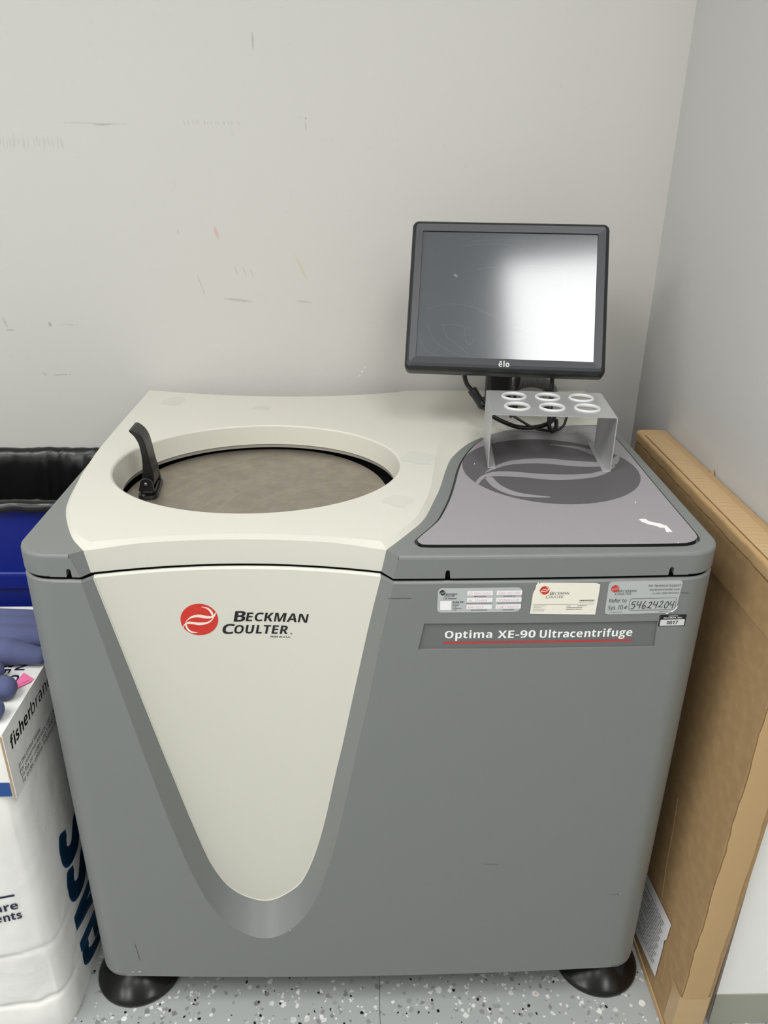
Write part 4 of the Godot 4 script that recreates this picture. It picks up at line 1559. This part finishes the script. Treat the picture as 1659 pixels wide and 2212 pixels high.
# ------------------------------------------------------------------ cardboard box on the right
func build_cardboard_box() -> void:
	var t := thing("cardboard_box", "tall narrow brown cardboard box wedged between centrifuge and right wall", "cardboard box", Vector3(0.545, 0.0, -0.24))
	var lean := 0.0257
	# leaning frame: x' along thickness, y' height, z
	var bs := Basis(Vector3(cos(lean), -sin(lean), 0), Vector3(sin(lean), cos(lean), 0), Vector3(0, 0, 1))
	var X := Transform3D(bs, Vector3(0.5155, 0.0016, 0.0) - t.position)
	var T := 0.054
	var top := 0.893
	var zb := -0.565
	var zfr := 0.070
	var st := mb()
	# body with slightly bowed faces
	var rows := []
	var prof := []
	for k in 9:
		var f := k / 8.0
		prof.append(Vector2(0.0 - 0.0018 * sin(PI * f), f))
	for k in 25:
		var z := lerpf(zfr, zb, k / 24.0)
		var row := PackedVector3Array()
		for j in 17:
			var f := j / 16.0
			row.append(X * Vector3(-0.0022 * sin(PI * f) * sin(PI * k / 24.0), f * top, z))
		rows.append(row)
	grid(st, rows, false, true)
	rows = []
	for k in 25:
		var y := top * k / 24.0
		var row := PackedVector3Array()
		for j in 7:
			var f := j / 6.0
			row.append(X * Vector3(T * f, y, zfr + 0.0018 * sin(PI * f) + 0.0012 * sin(k * 1.9) * sin(PI * f)))
		rows.append(row)
	grid(st, rows)
	flat_quad(st, X * Vector3(T, 0, zfr), X * Vector3(T, 0, zb), X * Vector3(T, top, zb), X * Vector3(T, top, zfr), Vector3(1, 0, 0))
	flat_quad(st, X * Vector3(0, 0, zb), X * Vector3(T, 0, zb), X * Vector3(T, top, zb), X * Vector3(0, top, zb), Vector3(0, 0, -1))
	flat_quad(st, X * Vector3(0, 0, zb), X * Vector3(T, 0, zb), X * Vector3(T, 0, zfr), X * Vector3(0, 0, zfr), Vector3(0, -1, 0))
	part(st, "body", M.kraft, t)
	# top flap folded over, its lip hanging down the side
	st = mb()
	rows = []
	var lip := [Vector2(T + 0.001, top - 0.012), Vector2(T + 0.002, top - 0.002), Vector2(T, top + 0.003), Vector2(T * 0.6, top + 0.0035), Vector2(T * 0.3, top + 0.003), Vector2(0.003, top + 0.003), Vector2(-0.0025, top + 0.001), Vector2(-0.0040, top - 0.004), Vector2(-0.0035, top - 0.017)]
	for k in 41:
		var z := lerpf(zfr + 0.002, zb - 0.002, k / 40.0)
		var row := PackedVector3Array()
		for j in lip.size():
			var wob := 0.0005 * sin(k * 2.3 + j) + (0.0005 * sin(k * 0.9) if j > 6 else 0.0)
			row.append(X * Vector3(lip[j].x + wob * 0.6, lip[j].y + wob, z))
		rows.append(row)
	grid(st, rows, false, false)
	var inside := []
	for row in rows:
		inside.append(row.duplicate())
	part(st, "top_flap", M.kraft_flap, t)
	# inner flap: a second board edge lower down the side
	st = mb()
	box(st, Vector3(-0.0032, top - 0.088, zb + 0.002), Vector3(-0.0004, top - 0.021, zfr - 0.001), 0.0005, X)
	part(st, "side_flap", M.kraft, t)
	# rippled parcel tape on the top
	st = mb()
	rows = []
	for k in 331:
		var f := k / 330.0
		var z := lerpf(zfr + 0.001, zb + 0.03, f)
		var row := PackedVector3Array()
		for j in 7:
			var g := j / 6.0
			var rip := 0.0010 * maxf(0.0, sin(f * 340.0 + g * 0.8 + 2.2 * sin(f * 37.0))) * (0.4 + 0.6 * sin(f * 23.0 + g) * sin(f * 23.0 + g)) * sin(PI * clampf(g, 0.08, 0.92))
			row.append(X * Vector3(0.001 + 0.037 * g, top + 0.0052 + rip, z))
		rows.append(row)
	grid(st, rows, false, true)
	part(st, "parcel_tape", M.tape, t)
	# torn edges of the board along the wall
	st = mb()
	for c in [[-0.345, 0.009, 0.014]]:
		tri(st, X * Vector3(T + 0.001, top + 0.002, c[0]), X * Vector3(T + 0.001, top + 0.002, c[0] + c[2]), X * Vector3(T + 0.003, top + 0.002 + c[1], c[0] + c[2] * 0.4), Vector3(-1, 0.3, 0), Vector3(-1, 0.3, 0), Vector3(-1, 0.3, 0))
		part(st, "torn_edge", M.kraft_edge, t)
		st = mb()
	# front: two overlapping strips of board and a strip of tape near the floor
	st = mb()
	var strip := []
	var strip2 := []
	for k in 41:
		var y := 0.115 + (top - 0.15) * k / 40.0
		var wv := 0.0012 * sin(k * 0.8) + 0.0007 * sin(k * 2.9)
		strip.append(PackedVector3Array([X * Vector3(0.0018 + wv, y, zfr + 0.0028), X * Vector3(0.012 + wv, y, zfr + 0.0042), X * Vector3(0.044 + wv * 0.5, y, zfr + 0.0042), X * Vector3(0.046 + wv, y, zfr + 0.0026)]))
	grid(st, strip)
	part(st, "front_seam", M.kraft_flap, t)
	st = mb()
	for k in 13:
		var y := 0.018 + 0.098 * k / 12.0
		strip2.append(PackedVector3Array([X * Vector3(-0.0008, y, zfr - 0.028), X * Vector3(-0.0006, y, zfr + 0.0008), X * Vector3(0.0008, y, zfr + 0.0022), X * Vector3(0.03, y + 0.004 * sin(k), zfr + 0.0034 + 0.0005 * sin(k * 1.9)), X * Vector3(T - 0.003, y, zfr + 0.0022)]))
	grid(st, strip2)
	part(st, "corner_tape", M.tape, t)
	# bottom edge strip
	st = mb()
	box(st, Vector3(-0.0030, 0.0, zb), Vector3(-0.0004, 0.010, zfr), 0.0008, X)
	part(st, "bottom_edge", M.kraft_edge, t)
	# creases of the board
	st = mb()
	for c in [[-0.055, 0.16, -0.085, 0.40], [-0.005, 0.19, 0.008, 0.06]]:
		var pts := []
		for k in 9:
			var f := k / 8.0
			pts.append(X * Vector3(-0.0022 * sin(PI * lerpf(c[1], c[3], f) / top) - 0.0001, lerpf(c[1], c[3], f), lerpf(c[0], c[2], f) + 0.0015 * sin(k * 1.3)))
		tube(st, pts, 0.00035, 6)
		part(st, "crease", M.kraft_edge, t)
		st = mb()
	# delivery note stuck to the side
	var lf := func(u, v): return X * Vector3(-0.0026, v, -u)
	var ln := func(_u, _v): return -bs.x
	st = mb()
	fill(st, PackedVector2Array([Vector2(0.012, 0.046), Vector2(0.155, 0.020), Vector2(0.165, 0.170), Vector2(0.006, 0.190), Vector2(0.008, 0.150), Vector2(0.014, 0.140), Vector2(0.012, 0.12)]), lf, ln)
	var note := part(st, "delivery_note", M.label_white, t)
	note.set_meta("label", "white printed note stuck low on the box side")
	st = mb()
	var lf2 := func(u, v): return X * Vector3(-0.0029, v, -u)
	for k in 17:
		var y := 0.165 - k * 0.0066
		var n := 9 if k % 4 != 1 else 5
		var u := 0.026 + 0.004 * (k % 3)
		for j in n:
			var l := rng.randf_range(0.006, 0.013)
			if u + l > 0.145:
				break
			stroke(st, [Vector2(u, y + (0.02 - u) * 0.13), Vector2(u + l, y + (0.02 - u - l) * 0.13)], 0.0017, lf2, ln)
			u += l + 0.0022
	part(st, "print", M.gray_ink, note)

# ------------------------------------------------------------------ left side: bin, bag, boxes, gloves
func loop_rows(rings: Array) -> Array:
	# rings of [x0, x1, z0, z1, radius, y]
	var rows := []
	for r in rings:
		var row := PackedVector3Array()
		for p in rrect(r[0], r[2], r[1], r[3], r[4], 6):
			row.append(Vector3(p.x, r[5], p.y))
		rows.append(row)
	return rows

func carton_front(x: float) -> float:
	var c := [[-0.78, 0.0505], [-0.66, 0.0495], [-0.58, 0.0418], [-0.548, 0.0332], [-0.533, 0.025]]
	for i in c.size() - 1:
		if x < c[i + 1][0]:
			return lerpf(c[i][1], c[i + 1][1], clampf((x - c[i][0]) / (c[i + 1][0] - c[i][0]), 0.0, 1.0))
	return 0.026

func build_left_side() -> void:
	# --- blue bin
	var t := thing("waste_bin", "tall blue plastic waste bin against the back wall left of the centrifuge", "waste bin", Vector3(-0.79, 0, -0.595))
	var o := -t.position
	var x0 := -1.07
	var x1 := -0.51
	var za := -0.742
	var zb := -0.452
	var st := mb()
	# [inset from the rim, height]
	var rings := []
	for p in [[0.05, 0.0], [0.045, 0.02], [0.014, 0.540], [0.004, 0.588], [0.003, 0.606], [-0.006, 0.609], [-0.007, 0.632], [-0.005, 0.638], [0.006, 0.641], [0.006, 0.760], [0.004, 0.776], [-0.004, 0.779], [-0.005, 0.785], [-0.002, 0.789], [0.004, 0.790], [0.010, 0.787], [0.012, 0.775]]:
		rings.append([x0 + p[0], x1 - p[0], za + p[0], zb - p[0], 0.045, p[1]])
	var rows := loop_rows(rings)
	for k in rows.size():
		for j in rows[k].size():
			rows[k][j] += o
	# separate sheets so that the ledges keep their edges
	grid(st, rows.slice(0, 5), true, true)
	grid(st, rows.slice(4, 6), true, true)
	grid(st, rows.slice(5, 8), true, true)
	grid(st, rows.slice(7, 10), true, true)
	grid(st, rows.slice(9, 12), true, true)
	grid(st, rows.slice(11, 17), true, true)
	fill(st, rrect(x0 + 0.05 + o.x, za + 0.05 + o.z, x1 - 0.05 + o.x, zb - 0.05 + o.z, 0.045, 6), func(u, v): return Vector3(u, 0.0, v), func(_u, _v): return Vector3.DOWN)
	part(st, "bin_shell", M.blue, t)
	# --- black bag hung over the rim
	var g := thing("bin_liner", "crumpled black plastic bag lining the blue bin", "bag", Vector3(-0.79, 0.30, -0.595))
	o = -g.position
	st = mb()
	var n := FastNoiseLite.new()
	n.seed = 12
	n.frequency = 9.0
	n.fractal_octaves = 3
	rows = []
	var spec := [[-0.010, 0.776, 0.3], [-0.0105, 0.783, 0.5], [-0.007, 0.791, 0.5], [0.0, 0.795, 0.5], [0.008, 0.793, 0.7], [0.014, 0.782, 1.0], [0.018, 0.765, 1.2], [0.020, 0.74, 1.6], [0.022, 0.70, 2.0], [0.024, 0.65, 2.0], [0.028, 0.58, 2.0], [0.034, 0.48, 2.0], [0.05, 0.36, 1.0], [0.10, 0.335, 0.5]]
	for s in spec:
		var row := PackedVector3Array()
		var corners := rrect(x0 + s[0], za + s[0], x1 - s[0], zb - s[0], 0.045, 6)
		var pts := []
		for p in corners:
			pts.append(p)
		pts.append(corners[0])
		var even := resample(pts, 221)
		even.pop_back()
		for i in even.size():
			var p: Vector2 = even[i]
			var c := Vector2((x0 + x1) * 0.5, (za + zb) * 0.5)
			var inward := (c - p).normalized()
			inward = Vector2(signf(inward.x) if absf(p.x - c.x) > 0.25 else 0.0, signf(inward.y) if absf(p.y - c.y) > 0.12 else 0.0).normalized()
			var k: float = n.get_noise_3d(p.x * 3.0, s[1] * 0.9, p.y * 3.0) * 0.010 + n.get_noise_3d(p.x * 8.0, s[1] * 2.5, p.y * 8.0) * 0.004
			k = absf(k) if s[0] > 0.005 else k * 0.35
			var q: Vector2 = p + inward * k * s[2]
			var dy := n.get_noise_2d(p.x * 1.6 + 3.0, p.y * 1.6) * 0.004
			row.append(Vector3(q.x, s[1] + dy, q.y) + o)
		rows.append(row)
	grid(st, rows, true, true)
	var bt := PackedVector2Array()
	for p in rows[rows.size() - 1]:
		bt.append(Vector2(p.x, p.z))
	fill(st, rrect(x0 + 0.10 + o.x, za + 0.10 + o.z, x1 - 0.10 + o.x, zb - 0.10 + o.z, 0.045, 6), func(u, v): return Vector3(u, 0.335 + o.y, v), func(_u, _v): return Vector3.UP)
	part(st, "film", M.bag, g)
	# --- large white carton on the floor, bulging and creased
	var b := thing("white_carton", "large crumpled white carton with blue lettering standing on the floor", "carton", Vector3(-0.74, 0, -0.19))
	o = -b.position
	st = mb()
	n.seed = 40
	n.frequency = 3.0
	rows = []
	var plan := spline(v2([-0.95, -0.40, -0.75, -0.405, -0.53, -0.40, -0.522, -0.393, -0.520, -0.30, -0.5185, -0.15, -0.520, -0.03, -0.5235, 0.005, -0.533, 0.0225, -0.548, 0.031, -0.58, 0.040, -0.66, 0.048, -0.78, 0.050, -0.93, 0.044, -0.955, 0.03, -0.958, -0.18, -0.95, -0.40]), 6)
	plan.pop_back()
	var hts := [0.0, 0.008, 0.03, 0.05, 0.062, 0.068, 0.073, 0.077, 0.081, 0.085, 0.089, 0.094, 0.10, 0.108, 0.12, 0.15, 0.18, 0.192, 0.198, 0.203, 0.208, 0.214, 0.225, 0.25, 0.32, 0.36, 0.40, 0.46, 0.505, 0.525, 0.532]
	for y in hts:
		var row := PackedVector3Array()
		for p in plan:
			var c := Vector2(-0.74, -0.18)
			var away: Vector2 = (p - c).normalized()
			var k := n.get_noise_3d(p.x * 2.0, y * 2.5, p.y * 2.0) * (0.0 if p.x > -0.535 or y > 0.5 or (y > 0.22 and y < 0.41 and p.y > 0.0) else 0.006)
			k += -0.006 * exp(-pow((y - 0.082 - 0.010 * n.get_noise_2d(p.x * 4.0, p.y * 4.0)) / 0.005, 2.0)) * (1.0 if p.y > -0.02 else 0.2)
			k += -0.004 * exp(-pow((y - 0.203 - 0.014 * n.get_noise_2d(p.x * 3.0 + 5.0, p.y * 3.0)) / 0.005, 2.0)) * (1.0 if p.y > -0.05 else 0.0)
			k += 0.007 * exp(-pow((y - 0.035) / 0.03, 2.0)) * (1.0 if p.y > -0.02 else 0.0)
			if y > 0.52:
				k -= 0.004
			row.append(Vector3(p.x + away.x * k * 0.6, y, p.y + away.y * k) + o)
		rows.append(row)
	grid(st, rows, true, true)
	var lid := PackedVector2Array()
	for p in rows[rows.size() - 1]:
		lid.append(Vector2(p.x, p.z))
	fill(st, Geometry2D.convex_hull(lid).slice(0, -1), func(u, v): return Vector3(u, 0.532, v), func(_u, _v): return Vector3.UP)
	var body := part(st, "body", M.carton, b)
	st = mb()
	var side_at := func(u, v): return o + Vector3(-0.5179 - 0.0016 * absf(u + 0.15) / 0.13, v, u)
	var side_n := func(_u, _v): return Vector3(1, 0, 0)
	# letters read upwards, their tops towards the room
	var turn := func(u, v): return side_at.call(v, u)
	for g_ in [["G", 0.012, 0.050], ["L", 0.068, 0.040], ["A", 0.097, 0.080], ["S", 0.176, 0.074], ["S", 0.258, 0.076]]:
		for du in [-0.005, 0.0, 0.005]:
			for dv in [0.0, -0.005]:
				text(st, g_[0], true, g_[1] + du, -0.187 + dv, 0.134, g_[2], 0.14, turn, side_n)
	part(st, "side_lettering", M.navy, body)
	st = mb()
	var fz := func(u, v): return o + Vector3(u, v, 0.0005 + carton_front(u))
	var fnn := func(_u, _v): return Vector3(0.3, 0, 1).normalized()
	text(st, "Glassware", true, -0.6640, 0.308, 0.0165, 0.108, 0.0, fz, fnn)
	text(st, "Instruments", true, -0.6640, 0.286, 0.0165, 0.110, 0.0, fz, fnn)
	stroke(st, [Vector2(-0.664, 0.338), Vector2(-0.62, 0.338), Vector2(-0.59, 0.338), Vector2(-0.557, 0.338)], 0.004, fz, fnn)
	part(st, "front_lettering", M.navy_ink, body)
	# --- smaller white carton on top
	var s := thing("glove_carton", "small white printed carton lying on the large white carton", "carton", Vector3(-0.72, 0.532, -0.14))
	o = -s.position
	var bx0 := -0.90
	var bx1 := -0.5195
	var bz0 := -0.315
	var bz1 := 0.030
	var y0 := 0.534
	var y1 := 0.650
	st = mb()
	box(st, o + Vector3(bx0, y0, bz0), o + Vector3(bx1 - 0.0035, y1 - 0.002, bz1), 0.0015)
	var sb := part(st, "body", M.carton, s)
	# end panel of the lid, a board's thickness proud, raw edge to the front
	st = mb()
	box(st, o + Vector3(bx1 - 0.0032, y0 - 0.0005, bz0 + 0.001), o + Vector3(bx1, y1, bz1 + 0.001), 0.0008)
	part(st, "end_panel", M.carton, s)
	st = mb()
	box(st, o + Vector3(bx1 - 0.0042, y0 + 0.001, bz1 - 0.001), o + Vector3(bx1 - 0.0012, y1 - 0.004, bz1 + 0.0016), 0.0003)
	part(st, "raw_edge", M.carton_edge, s)
	st = mb()
	flat_quad(st, o + Vector3(bx0, y0 + 0.002, bz1 + 0.0008), o + Vector3(bx1 - 0.006, y0 + 0.002, bz1 + 0.0008), o + Vector3(bx1 - 0.006, y0 + 0.028, bz1 + 0.0008), o + Vector3(bx0, y0 + 0.028, bz1 + 0.0008), Vector3(0, 0, 1))
	part(st, "blue_stripe", mat(24, 72, 140, 0.5), s)
	st = mb()
	var ep := func(u, v): return o + Vector3(bx1 + 0.0004, v, -u)
	var en := func(_u, _v): return Vector3(1, 0, 0)
	text(st, "fisher", true, -0.0165, 0.6085, 0.0215, 0.076, 0.10, ep, en)
	text(st, "brand", false, 0.061, 0.6085, 0.0215, 0.082, 0.10, ep, en)
	var tl := ["In the United States:", "For customer service, call 1-800-766-7000", "To fax an order, use 1-800-926-1166", "To order online: fishersci.com"]
	var tw := [0.085, 0.200, 0.180, 0.150]
	for k in 4:
		text(st, tl[k], false, -0.0075, 0.5672 - k * 0.0104, 0.0074, tw[k], 0.12, ep, en)
	part(st, "side_print", M.ink, s)
	st = mb()
	var tpn := func(_u, _v): return Vector3.UP
	# reads towards the room, tops to the right
	var ta := func(u, v): return o + Vector3(v, y1 - 0.0014, u)
	text(st, "N G", true, -0.1400, -0.5630, 0.0155, 0.047, 0.0, ta, tpn)
	text(st, "REF", true, -0.1430, -0.5835, 0.0155, 0.044, 0.0, ta, tpn)
	part(st, "top_print", M.navy_ink, s)
	st = mb()
	var ptp := func(u, v): return o + Vector3(u, y1 + 0.0004 + 0.0, v)
	fill(st, PackedVector2Array([Vector2(-0.5440, -0.1130), Vector2(-0.5215, -0.0965), Vector2(-0.5222, -0.0925), Vector2(-0.5420, -0.0700), Vector2(-0.5490, -0.0760)]), ptp, tpn)
	var pk := part(st, "pink_label", M.pink, s)
	st = mb()
	stroke(st, [Vector2(-0.5365, -0.0865), Vector2(-0.532, -0.0900), Vector2(-0.5280, -0.0945)], 0.0007, func(u, v): return o + Vector3(u, y1 + 0.0007, v), tpn)
	part(st, "pen_mark", M.ink, pk)
	# --- insulated gloves
	var g1 := thing("insulated_glove", "padded slate blue glove with fingers together at the back of the small white carton", "glove", Vector3(-0.62, y1, -0.17), "insulated gloves")
	glove(g1, [
		[[-0.70, 0.023, -0.236, 0.0200], [-0.52, 0.018, -0.236, 0.0165]],
		[[-0.70, 0.024, -0.209, 0.0210], [-0.515, 0.021, -0.210, 0.018]],
		[[-0.70, 0.025, -0.178, 0.0220], [-0.512, 0.023, -0.178, 0.019]],
		[[-0.70, 0.024, -0.150, 0.0215], [-0.575, 0.020, -0.142, 0.0205], [-0.524, 0.016, -0.136, 0.0135]],
		[[-0.77, 0.020, -0.240, 0.020], [-0.71, 0.018, -0.275, 0.0170], [-0.665, 0.017, -0.281, 0.0150]],
		[[-0.87, 0.022, -0.250, 0.0200], [-0.70, 0.022, -0.228, 0.0200]],
		[[-0.87, 0.023, -0.222, 0.0210], [-0.70, 0.023, -0.208, 0.0210]],
		[[-0.87, 0.023, -0.192, 0.0215], [-0.70, 0.024, -0.188, 0.0215]],
		[[-0.87, 0.023, -0.162, 0.0210], [-0.70, 0.023, -0.168, 0.0210]],
		[[-0.87, 0.022, -0.142, 0.0200], [-0.70, 0.022, -0.152, 0.0200]]], y1)
	var g2 := thing("insulated_glove", "padded slate blue glove lying nearest, only two rounded finger ends in view", "glove", Vector3(-0.60, y1, -0.03), "insulated gloves")
	glove(g2, [
		[[-0.69, 0.0195, -0.053, 0.0195], [-0.5460, 0.0175, -0.053, 0.0180]],
		[[-0.69, 0.0185, -0.010, 0.0180], [-0.5440, 0.0165, -0.0035, 0.0170]],
		[[-0.70, 0.0175, -0.085, 0.0170], [-0.5800, 0.0150, -0.0975, 0.0145]],
		[[-0.88, 0.020, -0.095, 0.0190], [-0.70, 0.020, -0.078, 0.0190]],
		[[-0.88, 0.021, -0.068, 0.0200], [-0.69, 0.021, -0.060, 0.0200]],
		[[-0.88, 0.021, -0.040, 0.0200], [-0.69, 0.021, -0.040, 0.0200]],
		[[-0.88, 0.021, -0.014, 0.0200], [-0.69, 0.021, -0.020, 0.0200]],
		[[-0.88, 0.020, 0.004, 0.0180], [-0.70, 0.019, -0.004, 0.0180]]], y1)

# padded fingers joined smoothly: each chain holds x, y above the carton, z, radius
func glove(t: Node3D, chains: Array, base: float) -> void:
	var bones := []
	for ch in chains:
		for i in ch.size() - 1:
			var a: Array = ch[i]
			var b: Array = ch[i + 1]
			bones.append([Vector3(a[0], base + a[1], a[2]) - t.position, a[3], Vector3(b[0], base + b[1], b[2]) - t.position, b[3]])
	var st := mb()
	surface_net(st, bones, 0.004, 0.005, 0.0004)
	part(st, "shell", M.glove, t)

func bone_field(p: Vector3, bones: Array, k: float) -> float:
	var d := 1e9
	for b in bones:
		var ab: Vector3 = b[2] - b[0]
		var h := clampf((p - b[0]).dot(ab) / ab.length_squared(), 0.0, 1.0)
		var e: float = (p - (b[0] + ab * h)).length() - lerpf(b[1], b[3], h)
		var m := maxf(k - absf(d - e), 0.0) / k
		d = minf(d, e) - m * m * k * 0.25
	return d

func surface_net(st: SurfaceTool, bones: Array, cell: float, k: float, floor_y: float) -> void:
	var lo := Vector3.ONE * 1e9
	var hi := -lo
	for b in bones:
		for e in [[b[0], b[1]], [b[2], b[3]]]:
			lo = lo.min(e[0] - Vector3.ONE * (e[1] + cell * 2))
			hi = hi.max(e[0] + Vector3.ONE * (e[1] + cell * 2))
	var sz := Vector3i(((hi - lo) / cell).ceil()) + Vector3i.ONE
	var val := PackedFloat32Array()
	val.resize(sz.x * sz.y * sz.z)
	for z in sz.z:
		for y in sz.y:
			for x in sz.x:
				var p := lo + Vector3(x, y, z) * cell
				val[x + sz.x * (y + sz.y * z)] = maxf(bone_field(p, bones, k), floor_y - p.y)
	var place := {}
	for z in sz.z - 1:
		for y in sz.y - 1:
			for x in sz.x - 1:
				var sum := Vector3.ZERO
				var cnt := 0
				for e in [[0, 1], [0, 2], [0, 4], [1, 3], [1, 5], [2, 3], [2, 6], [3, 7], [4, 5], [4, 6], [5, 7], [6, 7]]:
					var i: int = e[0]
					var j: int = e[1]
					var a := Vector3i(x + (i & 1), y + ((i >> 1) & 1), z + ((i >> 2) & 1))
					var b := Vector3i(x + (j & 1), y + ((j >> 1) & 1), z + ((j >> 2) & 1))
					var va := val[a.x + sz.x * (a.y + sz.y * a.z)]
					var vb := val[b.x + sz.x * (b.y + sz.y * b.z)]
					if (va < 0.0) != (vb < 0.0):
						sum += Vector3(a).lerp(Vector3(b), va / (va - vb))
						cnt += 1
				if cnt > 0:
					place[Vector3i(x, y, z)] = lo + sum / cnt * cell
	var nrm := {}
	for c in place:
		var p: Vector3 = place[c]
		var e := 0.002
		var g := Vector3(bone_field(p + Vector3(e, 0, 0), bones, k) - bone_field(p - Vector3(e, 0, 0), bones, k), bone_field(p + Vector3(0, e, 0), bones, k) - bone_field(p - Vector3(0, e, 0), bones, k), bone_field(p + Vector3(0, 0, e), bones, k) - bone_field(p - Vector3(0, 0, e), bones, k))
		nrm[c] = g.normalized() if p.y > floor_y + cell * 0.6 else Vector3(g.x, -0.5, g.z).normalized()
	var ax := [Vector3i(1, 0, 0), Vector3i(0, 1, 0), Vector3i(0, 0, 1)]
	for z in range(1, sz.z - 1):
		for y in range(1, sz.y - 1):
			for x in range(1, sz.x - 1):
				var c := Vector3i(x, y, z)
				var v0 := val[x + sz.x * (y + sz.y * z)]
				for d in 3:
					var q: Vector3i = c + ax[d]
					var v1 := val[q.x + sz.x * (q.y + sz.y * q.z)]
					if (v0 < 0.0) == (v1 < 0.0):
						continue
					var u: Vector3i = ax[(d + 1) % 3]
					var w: Vector3i = ax[(d + 2) % 3]
					var f := [c, c - u, c - u - w, c - w]
					if place.has(f[0]) and place.has(f[1]) and place.has(f[2]) and place.has(f[3]):
						tri(st, place[f[0]], place[f[1]], place[f[2]], nrm[f[0]], nrm[f[1]], nrm[f[2]])
						tri(st, place[f[0]], place[f[2]], place[f[3]], nrm[f[0]], nrm[f[2]], nrm[f[3]])
